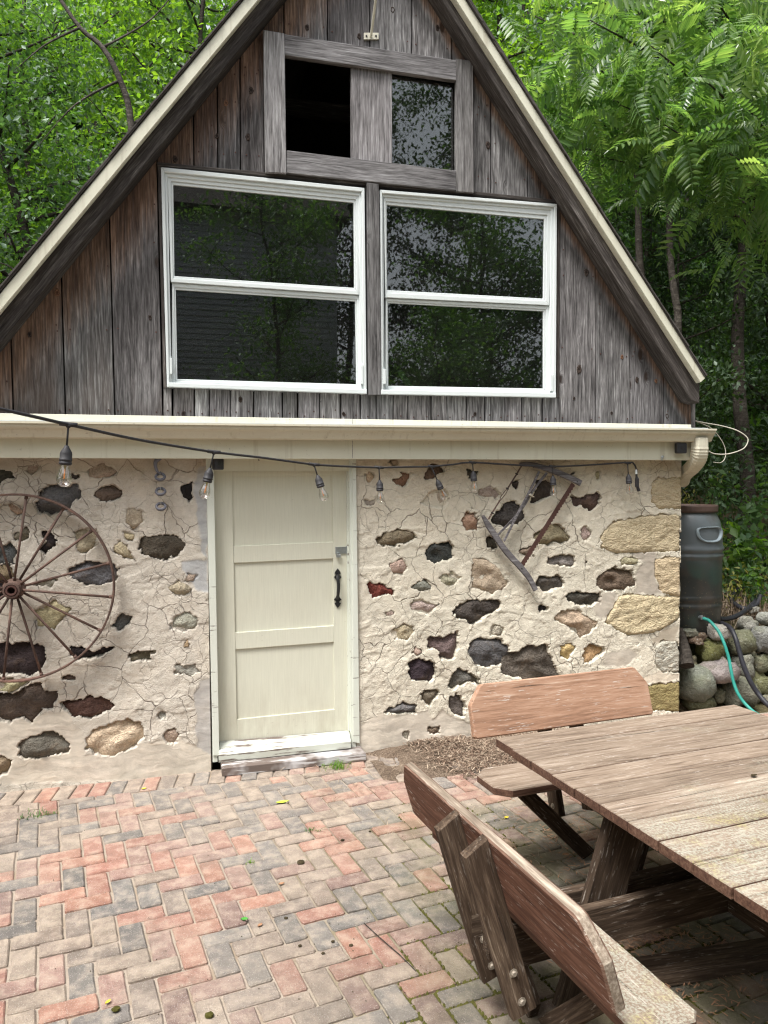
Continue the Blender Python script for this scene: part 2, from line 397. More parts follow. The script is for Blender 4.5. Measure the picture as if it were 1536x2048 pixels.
def mat_paint(name, col, chip=0.0, dirt=.15, rough=.45, chipcol=(.13, .10, .085), grain=(3, 40, 40), stain=None):
    t = NT(name); v = t.coord('Position'); a = t.noise(v, 2.5, 4); b = t.noise(v, 60, 4, .7)
    c = t.mix(t.m('MULTIPLY', t.rng(a, .45, .75), dirt), col, (.42, .36, .27))
    c = t.mix(t.m('MULTIPLY', t.rng(b, .6, .75), dirt), c, (.35, .30, .22))
    h = t.m('MULTIPLY', b, .3)
    if chip:
        g = t.noise(t.vm(v, grain), 1, 5, .65); g2 = t.noise(v, 5, 3)
        f = t.m('MULTIPLY', t.rng(g, 1-chip-.02, 1-chip+.02), t.rng(g2, .35, .55)); c = t.mix(f, c, chipcol); h = t.m('SUBTRACT', h, f)
    if name in ('cream_trim', 'gutter_cream'):      # rain streaks and grime
        dr = t.noise(t.vm(v, (26, 26, 1.3)), 1, 4, .65); c = t.mix(t.m('MULTIPLY', t.rng(dr, .56, .72), .38), c, (.30, .25, .17)); c = t.mix(t.m('MULTIPLY', t.rng(t.noise(v, 45, 3, .7), .66, .72), .5), c, (.20, .17, .12))
    if name == 'door_paint':
        z = t.xyz(v); br = t.noise(t.vm(v, (130, 1, 5)), 1, 3, .6); c = t.mix(1.0, c, t.rng(br, .3, .7, .95, 1.05), 'MULTIPLY'); h = t.m('ADD', h, t.m('MULTIPLY', br, .5))
        gm = t.m('MULTIPLY', t.rng(z[2], .55, .12), t.rng(t.noise(t.vm(v, (9, 9, 3)), 1, 5, .65), .42, .66)); c = t.mix(t.m('MULTIPLY', gm, .45), c, (.30, .25, .18))
        sc = t.m('MULTIPLY', t.rng(t.noise(t.vm(v, (30, 30, 90)), 1, 4, .7), .66, .70), t.rng(t.noise(v, 3, 2), .5, .6)); c = t.mix(t.m('MULTIPLY', sc, .5), c, (.33, .29, .22))
    t.pbsdf(c, rough, .35, t.bump(h, .35, .003)); MAT[name] = t.mat
mat_paint('cream_trim', (.62, .61, .50), dirt=.22); mat_paint('door_paint', (.60, .595, .495), dirt=.13, rough=.45)
mat_paint('casing_paint', (.60, .625, .56), chip=.36, dirt=.12); mat_paint('window_white', (.62, .66, .66), dirt=.05, rough=.35)
mat_paint('peeling_white', (.50, .495, .50), chip=.56, dirt=.25, rough=.7)
mat_paint('sill_white', (.50, .52, .46), chip=.44, dirt=.2, rough=.6)
mat_paint('gutter_cream', (.58, .55, .44), dirt=.3, rough=.4)
MAT['black_plastic'] = simple('black_plastic', (.022, .022, .025), .45, .4, 60, .2)
MAT['rubber'] = simple('rubber', (.03, .029, .032), .6, .3, 80, .25)
MAT['iron'] = simple('iron', (.012, .012, .013), .45, .5, 60, .2)
MAT['zinc'] = simple('zinc', (.42, .45, .47), .35, .5, 40, .25, metal=.8)
MAT['bolt_metal'] = simple('bolt_metal', (.30, .26, .21), .6, .4, 60, .3, metal=.3)
MAT['bracket_white'] = simple('bracket_white', (.62, .60, .50), .55, .3, 50, .15)
def mat_rust():
    t = NT('rust'); v = t.coord('Position'); a = t.noise(v, 9, 5, .65); b = t.noise(v, 90, 4, .7)
    c = t.ramp(t.m('ADD', t.m('MULTIPLY', a, .6), t.m('MULTIPLY', b, .4)), [(.3, (.045, .030, .026)), (.5, (.10, .062, .050)), (.62, (.17, .10, .075)), (.75, (.26, .18, .14))])
    z = t.xyz(v); red = t.m('MULTIPLY', t.rng(z[2], .72, .58), t.rng(a, .35, .55)); c = t.mix(t.m('MULTIPLY', red, .8), c, (.42, .20, .15))
    t.pbsdf(c, .8, .3, t.bump(b, .4, .004), .1); MAT['rust'] = t.mat
mat_rust()
MAT['rust_blade'] = simple('rust_blade', (.075, .035, .028), .75, .3, 70, .35)
MAT['driftwood'] = mat_wood('driftwood', [(0, (.05, .045, .046)), (.5, (.135, .125, .13)), (1, (.30, .29, .30))], knots=False, tint=False)
MAT['stone_ring'] = simple('stone_ring', (.10, .10, .12), .5, .4, 60, .3)
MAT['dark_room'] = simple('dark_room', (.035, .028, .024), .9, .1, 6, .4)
MAT['shingle'] = simple('shingle', (.075, .068, .064), .95, .1, 40, .4, .6)
MAT['filament'] = simple('filament', (.75, .28, .08), .5, .3)
MAT['brass'] = simple('brass', (.5, .42, .25), .4, .5, 40, .2, metal=.8)
MAT['teal_hose'] = simple('teal_hose', (.025, .23, .19), .45, .4, 30, .15)
MAT['black_hose'] = simple('black_hose', (.02, .02, .026), .5, .35, 60, .3)
MAT['cable_white'] = simple('cable_white', (.48, .45, .38), .5, .3)
MAT['siding'] = simple('siding', (.44, .45, .49), .7, .2, 12, .12)
MAT['leaf_yellow'] = simple('leaf_yellow', (.62, .50, .05), .6, .3); MAT['leaf_lime'] = simple('leaf_lime', (.42, .55, .05), .6, .3)
MAT['leaf_fresh'] = simple('leaf_fresh', (.05, .22, .03), .5, .3); MAT['leaf_dry'] = simple('leaf_dry', (.30, .17, .10), .8, .2)
MAT['husk'] = simple('husk', (.045, .035, .02), .95, .1, 60, .5, .8); MAT['moss'] = simple('moss', (.062, .060, .016), .95, .1, 90, .5, .8)
MAT['mosslump'] = simple('mosslump', (.06, .055, .015), .95, .1, 90, .5, .8)
def mat_glass():
    t = NT('pane_glass'); P = t.coord('Position')
    g = t.n('ShaderNodeBsdfGlossy'); g.inputs['Roughness'].default_value = .012; g.inputs['Color'].default_value = (1, 1, 1, 1)
    pass
    tr = t.n('ShaderNodeBsdfTransparent'); tr.inputs['Color'].default_value = (.72, .76, .74, 1)
    fr = t.n('ShaderNodeFresnel'); fr.inputs['IOR'].default_value = 1.5
    mx = t.n('ShaderNodeMixShader'); t.l(t.m('MULTIPLY', fr.outputs[0], 1.9, clamp=True), mx.inputs[0]); t.l(tr.outputs[0], mx.inputs[1]); t.l(g.outputs[0], mx.inputs[2])
    d = t.n('ShaderNodeBsdfDiffuse'); d.inputs['Color'].default_value = (.55, .55, .52, 1)
    dust = t.m('MULTIPLY', t.rng(t.noise(P, 170, 3, .7), .70, .76), t.rng(t.noise(P, 3, 3), .4, .65)); film = t.m('MULTIPLY', t.noise(P, 3.2, 5, .65, 1.5), .016)
    m2 = t.n('ShaderNodeMixShader'); t.l(t.m('MAXIMUM', t.m('MULTIPLY', dust, .7), film), m2.inputs[0]); t.l(mx.outputs[0], m2.inputs[1]); t.l(d.outputs[0], m2.inputs[2])
    t.l(m2.outputs[0], t.out.inputs[0]); MAT['pane_glass'] = t.mat
    t = NT('bulb_glass'); g = t.n('ShaderNodeBsdfGlossy'); g.inputs['Roughness'].default_value = .03
    tr = t.n('ShaderNodeBsdfTransparent'); tr.inputs['Color'].default_value = (.96, .95, .93, 1)
    lw = t.n('ShaderNodeLayerWeight'); lw.inputs[0].default_value = .35
    mx = t.n('ShaderNodeMixShader'); t.l(t.rng(lw.outputs['Facing'], 0, 1, .10, .9), mx.inputs[0]); t.l(tr.outputs[0], mx.inputs[1]); t.l(g.outputs[0], mx.inputs[2])
    t.l(mx.outputs[0], t.out.inputs[0]); MAT['bulb_glass'] = t.mat
mat_glass()
def mat_brick():
    t = NT('brick_clay'); P = t.coord('Position')
    at = t.n('ShaderNodeVertexColor', layer_name='clay').outputs[0]
    a = t.noise(P, 14, 4, .6); b = t.noise(P, 95, 5, .75); sp = t.voro(P, 150)
    c = t.mix(1.0, at, t.rng(t.m('ADD', t.m('MULTIPLY', a, .5), t.m('MULTIPLY', b, .5)), .3, .7, .62, 1.36), 'MULTIPLY')
    big = t.noise(P, .9, 4, .6); c = t.mix(t.rng(big, .36, .66, .03, .42), c, (.345, .295, .25)); c = t.mix(t.m('MULTIPLY', t.rng(a, .45, .66), .5), c, (.42, .35, .275))       # sandy bloom
    c = t.mix(t.m('MULTIPLY', t.rng(sp, .26, .10), .7), c, (.52, .48, .43))      # pale aggregate
    c = t.mix(t.m('MULTIPLY', t.rng(b, .60, .70), .4), c, (.10, .08, .07)); st = t.noise(P, 3.1, 5, .7); c = t.mix(t.m('MULTIPLY', t.rng(st, .54, .68), .4), c, (.12, .10, .085))
    z = t.xyz(P); damp_shade = t.m('MULTIPLY', t.m('MULTIPLY', t.rng(z[0], .1, .9), t.rng(z[1], -1.1, -2.2)), t.rng(big, .34, .6)); c = t.mix(t.m('MULTIPLY', damp_shade, .5), c, (.075, .065, .05))  # shade near the bench put into the brick colour, with damp grime
    ms = t.m('MULTIPLY', t.m('MULTIPLY', t.rng(z[0], .75, 1.35), t.rng(z[1], -.75, -1.25)), t.rng(t.noise(P, 4.5, 4, .6), .38, .58))
    c = t.mix(t.m('MULTIPLY', ms, .5), c, t.mix(b, (.045, .055, .015), (.13, .13, .05)))
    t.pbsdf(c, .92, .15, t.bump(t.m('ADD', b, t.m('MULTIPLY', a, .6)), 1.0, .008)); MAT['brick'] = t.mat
    t = NT('joint_sand'); P = t.coord('Position'); a = t.noise(P, 6, 4); b = t.noise(P, 160, 4, .7)
    c = t.mix(b, (.20, .16, .125), (.42, .36, .30)); c = t.mix(t.m('MULTIPLY', t.rng(a, .5, .65), .5), c, (.22, .16, .10))
    z = t.xyz(P); ms = t.m('MULTIPLY', t.rng(z[0], .35, 1.0), t.rng(z[1], -.8, -1.3))
    c = t.mix(t.m('MULTIPLY', ms, t.rng(a, .32, .55, .2, .9)), c, (.075, .075, .018))
    t.pbsdf(c, .95, .1, t.bump(b, .8, .006)); MAT['joint_sand'] = t.mat
    t = NT('soil'); P = t.coord('Position'); a = t.noise(P, 2, 5, .65); b = t.noise(P, 45, 5, .7)
    c = t.ramp(t.m('ADD', t.m('MULTIPLY', a, .45), t.m('MULTIPLY', b, .55)), [(.3, (.045, .032, .02)), (.5, (.11, .08, .05)), (.62, (.20, .15, .10)), (.75, (.32, .26, .18))])
    gr = t.rng(t.noise(P, .8, 4), .45, .6); c = t.mix(t.m('MULTIPLY', gr, .55), c, (.035, .06, .015))
    t.pbsdf(c, .95, .1, t.bump(b, .9, .03)); MAT['soil'] = t.mat
mat_brick()
def mat_leaf(name, c1, c2, trans=.45, c3=None):
    t = NT(name); P = t.coord('Position')
    r = t.n('ShaderNodeNewGeometry').outputs['Random Per Island']
    a = t.noise(P, 1.1, 3)
    c = t.mix(t.rng(t.m('ADD', t.m('MULTIPLY', r, .6), t.m('MULTIPLY', a, .6)), .3, .9), c1, c2)
    if c3: c = t.mix(t.rng(r, .93, .95), c, c3)
    d = t.n('ShaderNodeBsdfDiffuse'); t.l(c, d.inputs[0]); tl = t.n('ShaderNodeBsdfTranslucent')
    tc = t.mix(1.0, c, (1.6, 1.75, .7), 'MULTIPLY'); t.l(tc, tl.inputs[0])
    mx = t.n('ShaderNodeMixShader'); mx.inputs[0].default_value = trans; t.l(d.outputs[0], mx.inputs[1]); t.l(tl.outputs[0], mx.inputs[2])
    g = t.n('ShaderNodeBsdfGlossy'); g.inputs['Roughness'].default_value = .55; g.inputs[0].default_value = (.9, 1, .95, 1)
    fr = t.n('ShaderNodeFresnel'); fr.inputs[0].default_value = 1.4
    m2 = t.n('ShaderNodeMixShader'); t.l(t.m('MINIMUM', fr.outputs[0], .07), m2.inputs[0]); t.l(mx.outputs[0], m2.inputs[1]); t.l(g.outputs[0], m2.inputs[2])
    t.l(m2.outputs[0], t.out.inputs[0]); MAT[name] = t.mat
mat_leaf('leaf_mid', (.04, .095, .03), (.11, .20, .05), .55); mat_leaf('leaf_blue', (.05, .11, .05), (.10, .175, .09), .4)
mat_leaf('leaf_bright', (.10, .20, .025), (.18, .28, .035), .65); mat_leaf('leaf_walnut', (.10, .21, .03), (.17, .29, .04), .65)
def walnut_leaf():
    t = NT('leaf_walnut'); r = t.rand(); r2 = t.n('ShaderNodeNewGeometry').outputs['Random Per Island']; a = t.noise(t.coord('Position'), 1.6, 3)
    k = t.m('ADD', t.m('ADD', t.m('MULTIPLY', r, .45), t.m('MULTIPLY', r2, .25)), t.m('MULTIPLY', a, .55))
    c = t.ramp(k, [(.28, (.06, .125, .065)), (.50, (.115, .21, .07)), (.66, (.18, .29, .085)), (.82, (.29, .39, .14))])  # shaded and backlit looks of the leaves put into their colour at random
    d = t.n('ShaderNodeBsdfDiffuse'); t.l(c, d.inputs[0]); tl = t.n('ShaderNodeBsdfTranslucent'); t.l(t.mix(1.0, c, (1.45, 1.55, .75), 'MULTIPLY'), tl.inputs[0])
    mx = t.n('ShaderNodeMixShader'); mx.inputs[0].default_value = .6; t.l(d.outputs[0], mx.inputs[1]); t.l(tl.outputs[0], mx.inputs[2])
    g = t.n('ShaderNodeBsdfGlossy'); g.inputs['Roughness'].default_value = .35; fr = t.n('ShaderNodeFresnel'); fr.inputs[0].default_value = 1.45
    m2 = t.n('ShaderNodeMixShader'); t.l(t.m('MINIMUM', fr.outputs[0], .08), m2.inputs[0]); t.l(mx.outputs[0], m2.inputs[1]); t.l(g.outputs[0], m2.inputs[2]); t.l(m2.outputs[0], t.out.inputs[0]); MAT['leaf_walnut'] = t.mat
walnut_leaf()
mat_leaf('leaf_dark', (.02, .045, .014), (.05, .09, .025), .35); mat_leaf('leaf_gold', (.16, .16, .03), (.26, .23, .04), .4)
MAT['needle'] = None
def mat_needle():
    t = NT('needle'); r = t.n('ShaderNodeNewGeometry').outputs['Random Per Island']
    c = t.ramp(r, [(0, (.07, .045, .032)), (.35, (.16, .105, .075)), (.7, (.28, .205, .15)), (1, (.44, .36, .27))]); t.pbsdf(c, .85, .15); MAT['needle'] = t.mat
mat_needle()
mat_leaf('straw', (.17, .115, .08), (.36, .275, .20), .05, (.09, .05, .03))
MAT['bark'] = mat_wood('bark', [(0, (.015, .012, .010)), (.5, (.05, .042, .035)), (1, (.13, .115, .10))], scale=.6, knots=False, tint=False, bumpd=.02)

# ------------------------------------------------------------------ the ground, terrain
def ground_h(x, y):
    sm = lambda v, a, b: np.clip((v-a)/(b-a), 0, 1)**2*(3-2*np.clip((v-a)/(b-a), 0, 1))
    h = -.035 + 0*x
    bank = sm(x, 3.82, 4.0)*sm(y, .18, .62)
    h = h + bank*.60 + sm(x, 3.8, 4.6)*.10*np.clip(y-.6, 0, 30) + (1-sm(x, 3.8, 4.6))*.09*np.clip(y-4.5, 0, 40)*1.0
    h = h + (fbm(x*1.3, y*1.3, 3, 5)-.5)*.10*sm(np.abs(x-1.3)+np.abs(y+2.0)*.6, 3.2, 5.5)
    return h
def make_ground():
    xs = np.unique(np.concatenate([np.arange(-60, -6, 2.0), np.arange(-6, 3, .5), np.arange(3, 9, .08), np.arange(9, 20, .5), np.arange(20, 62, 2.0)]))
    ys = np.unique(np.concatenate([np.arange(-40, -6, 2.0), np.arange(-6, -.5, .4), np.arange(-.5, 3, .08), np.arange(3, 12, .5), np.arange(12, 72, 2.0)]))
    X, Y = np.meshgrid(xs, ys); Z = ground_h(X, Y); nx, ny = len(xs), len(ys)
    i = np.arange(nx*ny).reshape(ny, nx); Fc = np.stack([i[:-1, :-1], i[:-1, 1:], i[1:, 1:], i[1:, :-1]], -1).reshape(-1, 4)
    me = np_mesh('ground', np.stack([X, Y, Z], -1).reshape(-1, 3), Fc); me.polygons.foreach_set('use_smooth', [True]*len(me.polygons))
    prop(link('ground', me, MAT['soil']), kind='structure')
make_ground()

# ------------------------------------------------------------------ patio of herringbone brick
CLAY = dict(red=(.33, .155, .118), orange=(.36, .175, .125), rose=(.29, .175, .148), maroon=(.18, .105, .095), tan=(.255, .20, .163), buff=(.28, .225, .18),
            taupe=(.215, .177, .152), grey=(.17, .163, .155), slate=(.125, .122, .12))
def clay_mesh(me, cols):
    a = me.color_attributes.new('clay', 'FLOAT_COLOR', 'CORNER')
    a.data.foreach_set('color', np.asarray(cols, np.float32).ravel())
BA = rad(8.4); BU = .1015
bx, by = Vector((math.cos(BA), math.sin(BA), 0)), Vector((-math.sin(BA), math.cos(BA), 0))
BO = Vector((.056*1.855, 1.665*1.855-5.042, 0))       # a lattice corner seen in the photograph
def make_patio():
    patio = thing('patio', (0, -2, 0), None, None); patio['kind'] = 'structure'
    mb = MB(); n0 = mb.add((-4, -7, -.011), (6.2, -7, -.011), (6.2, .02, -.011), (-4, .02, -.011)); mb.face(n0, n0+1, n0+2, n0+3)
    s = mb.build('joint_sand', MAT['joint_sand'], patio)
    bricks = []
    yw = -.235                                          # herringbone stops at the soldier row
    for i in range(-60, 70):
        for j in range(-60, 60):
            k = (i + j) % 4
            if k == 0: rect = (i, j, 2, 1)
            elif k == 3: rect = (i, j-1, 1, 2)
            else: continue
            g = .0045
            a = [(rect[0]*BU+g, rect[1]*BU+g), ((rect[0]+rect[2])*BU-g, rect[1]*BU+g), ((rect[0]+rect[2])*BU-g, (rect[1]+rect[3])*BU-g), (rect[0]*BU+g, (rect[1]+rect[3])*BU-g)]
            w = [BO+bx*p[0]+by*p[1] for p in a]
            c = sum(w, Vector())/4
            if not (-2.6 < c.x < 5.6 and -5.2 < c.y < yw+.1): continue
            poly = [(p.x, p.y) for p in w]
            if max(p[1] for p in poly) > yw-.004: poly = clip(poly, 0, 1, yw-.006)
            if len(poly) < 3 or abs(area2(poly)) < .002: continue
            if len(poly) == 4 and abs(area2(poly)) > .03:      # worn, clipped corners
                out = []
                for e in range(4):
                    p0, p1, p2 = Vector(poly[e-1]), Vector(poly[e]), Vector(poly[(e+1) % 4]); r1, r2 = random.uniform(.003, .011), random.uniform(.003, .011)
                    out += [tuple(p1+(p0-p1).normalized()*r1), tuple(p1+(p2-p1).normalized()*r2)]
                    if random.random() < .7: out.append(tuple(p1.lerp(p2, random.uniform(.35, .65))+(sum((Vector(w_) for w_ in poly), Vector((0, 0)))/4-p1.lerp(p2, .5)).normalized()*random.uniform(0, .003)))
                poly = out
            bricks.append(poly)
    x = -2.6
    while x < 5.6:                                       # soldier row along the wall, leaning a little
        wd = BU*random.uniform(.96, 1.03); sh = -.03
        bricks.append([(x+.004+sh, yw+.003), (x+wd-.003+sh, yw+.003), (x+wd-.003, -.028), (x+.004, -.028)]); x += wd
    def score(poly):
        cx, cy = sum(p[0] for p in poly)/len(poly), sum(p[1] for p in poly)/len(poly)
        d = Vector((cx, cy, 0))-CAM; z = d.dot(FW)
        if z < .3: return 1e9, cx, cy
        px, py = CX+FPX*d.dot(RT)/z, CY-FPX*d.dot(UP)/z
        vis = -40 < px < 1560 and 1500 < py < 2090
        hid = 1.0 if not (cx > 1.35 and cy > -3.2) else 1.6
        return (z*hid if vis else 1e6+z), cx, cy
    sc = sorted([(score(p), p) for p in bricks], key=lambda q: q[0][0])
    names = list(CLAY); groups = [['red', 'orange', 'rose'], ['tan', 'buff', 'taupe'], ['grey', 'slate'], ['maroon', 'taupe']]
    rest = MB(); restc = []
    for n, ((s0, cx, cy), poly) in enumerate(sc):
        u = random.random(); bias = float(vnoise(np.array([cx*2.3+9]), np.array([cy*2.3]), 3)[0])
        light = .34 if cy < -1.8 else .36
        g = 2 if u < (.30-.12*bias) else 1 if u < .30+light-.16*bias else 3 if (u > .90 and cy < -1.2) else 0
        col = (Vector(CLAY[random.choice(groups[g])])*.88+Vector((.26, .205, .168))*.12)*random.uniform(.80, 1.06)
        mb = rest if n >= 300 else MB()
        z = random.uniform(-.003, .003)
        f0 = len(mb.f)
        q = [(p[0]-cx+random.uniform(-.0018, .0018), p[1]-cy+random.uniform(-.0018, .0018)) for p in poly]
        tx, ty = random.uniform(-.012, .012), random.uniform(-.012, .012)
        O = (cx, cy, -.05+z) if mb is rest else (0, 0, -.05+z)
        slab(mb, q, O, Vector((1, 0, tx)), Vector((0, 1, ty)), ZA, .05, .0055)
        nl = sum(len(f) for f in mb.f[f0:])
        if mb is rest: restc += [(*col, 1)]*nl
        else:
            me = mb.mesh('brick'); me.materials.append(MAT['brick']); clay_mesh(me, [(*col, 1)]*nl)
            link('brick', me, None, patio, Matrix.Translation((cx, cy, 0)))
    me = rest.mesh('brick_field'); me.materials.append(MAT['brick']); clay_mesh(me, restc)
    prop(link('brick_field', me, None, patio), kind='stuff')
make_patio()

# ------------------------------------------------------------------ the shed
XL, XR = -1.52, F(1360, 1150)[0]
ZW = 2.03
shed = thing('shed', (1.3, 2.4, 0), 'small stone and weathered board shed with a steep gable and cream door', 'shed')

STONES = []   # (tile, colour, shallow, polygon)
TILE = {1: (0, 900, .28646), 2: (0, 1220, .28646), 3: (700, 900, .22135), 4: (1030, 900, .22135), 5: (700, 1150, .22135), 6: (1030, 1150, .22135), 7: (700, 1320, .22135)}
DK, BR, GR, TN, OC, RD, PK, YL, BK, SL = (.055, .048, .042), (.10, .078, .06), (.12, .115, .11), (.36, .285, .20), (.44, .32, .17), (.17, .045, .04), (.36, .26, .20), (.52, .475, .32), (.022, .019, .02), (.085, .088, .095)
def st(tile, col, *poly, sh=False): STONES.append((tile, col, sh, poly))
st(1, DK, (-60, 140), (50, 138), (95, 190), (40, 205), (0, 238), (-60, 240))
st(1, PK, (195, 110), (265, 108), (262, 140), (225, 168), (195, 160), sh=True)
st(1, DK, (500, 165), (540, 180), (535, 200), (498, 200))
st(1, GR, (345, 262), (540, 250), (545, 330), (490, 370), (480, 415), (400, 440), (290, 430), (262, 380), (275, 320))
st(1, (.30, .22, .14), (630, 130), (720, 85), (815, 150), (760, 180), (690, 195), (635, 185), sh=True)
st(1, (.12, .10, .078), (665, 292), (790, 245), (855, 297), (800, 340), (715, 362), (668, 320))
st(1, BK, (1262, 268), (1335, 228), (1340, 350), (1275, 330))
st(1, OC, (58, 385), (95, 378), (165, 432), (120, 447), (70, 420), sh=True)
st(1, (.20, .17, .13), (95, 600), (180, 540), (215, 575), (165, 635), (105, 625))
st(1, BK, (280, 572), (360, 585), (400, 640), (345, 690), (310, 715), (262, 700), (330, 640))
st(1, SL, (-60, 670), (75, 658), (102, 690), (85, 800), (-60, 790))
st(1, (.38, .28, .17), (530, 580), (620, 540), (680, 560), (690, 620), (640, 690), (570, 715), (528, 690), sh=True)
st(1, TN, (885, 420), (930, 405), (985, 430), (985, 500), (930, 550), (885, 500), sh=True)
st(1, OC, (855, 575), (935, 590), (930, 628), (880, 618), sh=True)
st(1, (.46, .35, .21), (795, 670), (850, 640), (905, 715), (935, 765), (860, 745), (800, 705), sh=True)
st(1, (.075, .062, .05), (1010, 610), (1110, 595), (1205, 600), (1290, 650), (1285, 690), (1220, 745), (1120, 760), (1010, 730), (985, 690))
st(1, (.135, .135, .14), (500, 820), (620, 785), (790, 805), (815, 830), (790, 915), (700, 938), (600, 930), (500, 890), (480, 850))
st(1, (.22, .16, .11), (-60, 800), (60, 815), (95, 880), (60, 920), (-60, 905))
st(1, BK, (-60, 915), (55, 925), (60, 990), (0, 1045), (-60, 1050))
st(1, (.25, .2, .15), (245, 930), (380, 905), (375, 940), (330, 960), (260, 945), sh=True)
st(1, (.45, .34, .18), (250, 1120), (390, 1055), (490, 1110), (420, 1180), (370, 1245), (260, 1220), sh=True)
st(1, (.33, .25, .17), (1175, 960), (1250, 915), (1335, 970), (1290, 1020), (1220, 1010), sh=True)
st(1, (.36, .27, .18), (1300, 870), (1365, 870), (1350, 915), (1305, 915), sh=True)
st(2, (.13, .13, .135), (815, 60), (860, 30), (920, 50), (900, 95), (830, 140), (790, 115))
st(2, (.33, .28, .215), (1220, 50), (1290, 15), (1370, 50), (1365, 110), (1290, 145), (1190, 130), sh=True)
st(2, (.040, .033, .036), (-60, 255), (90, 235), (180, 245), (300, 245), (310, 330), (290, 400), (200, 445), (-60, 445))
st(2, BK, (490, 250), (560, 265), (650, 300), (720, 260), (780, 262), (770, 290), (660, 335), (560, 340), (500, 310))
st(2, (.15, .13, .11), (905, 320), (1050, 275), (1075, 300), (1040, 355), (920, 352))
st(2, BR, (445, 470), (470, 445), (535, 465), (525, 485), (450, 487))
st(2, (.095, .08, .068), (-60, 600), (100, 590), (175, 545), (210, 520), (290, 520), (300, 570), (385, 570), (395, 620), (360, 690), (280, 690), (220, 775), (170, 740), (90, 778), (-60, 740))
st(2, (.44, .33, .19), (-60, 485), (120, 488), (200, 500), (150, 540), (60, 575), (-60, 570), sh=True)
st(2, (.075, .046, .038), (430, 650), (520, 640), (640, 600), (720, 620), (775, 660), (765, 700), (640, 742), (520, 740), (470, 700))
st(2, YL, (620, 900), (660, 840), (750, 815), (860, 772), (975, 800), (1000, 890), (960, 930), (860, 985), (760, 1015), (680, 1005), (615, 960))
st(2, (.125, .112, .10), (145, 940), (160, 900), (260, 880), (340, 845), (400, 870), (470, 940), (450, 985), (310, 1025), (190, 1035), (140, 1010))
st(2, (.25, .2, .13), (-60, 1030), (40, 1030), (75, 1055), (40, 1150), (-60, 1160))
st(2, (.22, .2, .17), (1100, 720), (1150, 715), (1165, 760), (1120, 770), sh=True)
st(2, (.36, .29, .21), (1145, 860), (1220, 835), (1255, 870), (1210, 930), (1150, 920), sh=True)
st(2, (.30, .26, .21), (1225, 390), (1350, 390), (1390, 440), (1330, 460), (1230, 435), sh=True)
st(2, (.42, .20, .10), (1280, 260), (1310, 210), (1320, 255), sh=True)
st(3, OC, (150, 215), (175, 190), (215, 240), (190, 290), (155, 285), sh=True)
st(3, (.24, .16, .11), (400, 275), (470, 240), (460, 200), (555, 215), (540, 260), (500, 315), (440, 320))
st(3, (.09, .065, .052), (670, 245), (705, 170), (750, 130), (830, 150), (840, 205), (790, 225), (755, 272), (700, 265))
st(3, DK, (1045, 165), (1100, 180), (1165, 190), (1120, 250), (1075, 255))
st(3, TN, (690, 430), (720, 380), (850, 370), (890, 450), (840, 515), (720, 510), (650, 480), sh=True)
st(3, (.32, .25, .17), (1165, 360), (1270, 325), (1365, 400), (1330, 440), (1170, 410), sh=True)
st(3, DK, (1460, 300), (1530, 285), (1510, 350))
st(3, (.06, .058, .055), (1285, 620), (1300, 580), (1380, 540), (1400, 490), (1480, 475), (1530, 510), (1570, 600), (1520, 660), (1400, 690), (1320, 680))
st(3, (.36, .25, .19), (1015, 640), (1050, 560), (1120, 580), (1150, 640), (1145, 720), (1060, 728))
st(3, (.19, .155, .12), (255, 810), (340, 740), (460, 725), (570, 755), (585, 800), (500, 855), (370, 872), (260, 850))
st(3, DK, (1245, 790), (1320, 800), (1340, 890), (1260, 880))
st(3, (.05, .05, .055), (680, 950), (730, 860), (820, 850), (915, 840), (930, 900), (920, 975), (770, 1015), (700, 990))
st(3, PK, (365, 1040), (470, 990), (510, 1050), (480, 1110), (385, 1100), sh=True)
st(3, (.36, .31, .24), (130, 460), (230, 445), (240, 500), (160, 500), sh=True)
st(3, (.40, .31, .19), (1120, 985), (1210, 990), (1310, 1050), (1370, 1140), (1425, 1200), (1290, 1290), (1110, 1230), (1100, 1130), sh=True)
st(3, BR, (370, 95), (440, 90), (445, 140), (390, 140), sh=True)
st(4, (.065, .052, .045), (150, 465), (205, 330), (180, 290), (270, 272), (350, 330), (345, 400), (260, 440), (170, 480))
st(4, (.085, .066, .055), (525, 410), (610, 445), (660, 400), (720, 385), (765, 405), (765, 490), (690, 545), (600, 505), (535, 500))
st(4, OC, (720, 210), (765, 195), (765, 255), (735, 260), sh=True)
st(4, (.28, .225, .165), (180, 775), (330, 670), (410, 690), (490, 800), (430, 845), (350, 825), (290, 860), (230, 840))
st(4, (.2, .15, .13), (40, 920), (150, 870), (160, 960), (80, 940))
st(4, (.19, .20, .175), (300, 1000), (350, 955), (460, 955), (525, 960), (530, 1045), (430, 1050), (380, 1030), (340, 1045))
st(4, DK, (635, 1005), (668, 990), (658, 1022))
st(4, DK, (500, 215), (548, 203), (530, 232))
st(4, (.42, .34, .24), (955, 1000), (1000, 970), (1110, 985), (1100, 1025), (970, 1040), sh=True)
st(4, PK, (600, 700), (640, 680), (690, 760), (640, 820), (600, 790), sh=True)
st(5, RD, (165, 90), (185, 60), (315, 95), (330, 125), (380, 130), (380, 190), (340, 180), (270, 190), (215, 205), (175, 130))
st(5, (.2, .19, .18), (560, 115), (610, 70), (660, 40), (735, 95), (730, 125), (650, 145))
st(5, (.26, .235, .20), (825, 40), (850, 10), (930, -30), (1000, 20), (980, 60), (900, 110), (840, 80), sh=True)
st(5, (.42, .36, .27), (560, 250), (630, 235), (700, 265), (800, 265), (720, 355), (620, 340), (555, 310), sh=True)
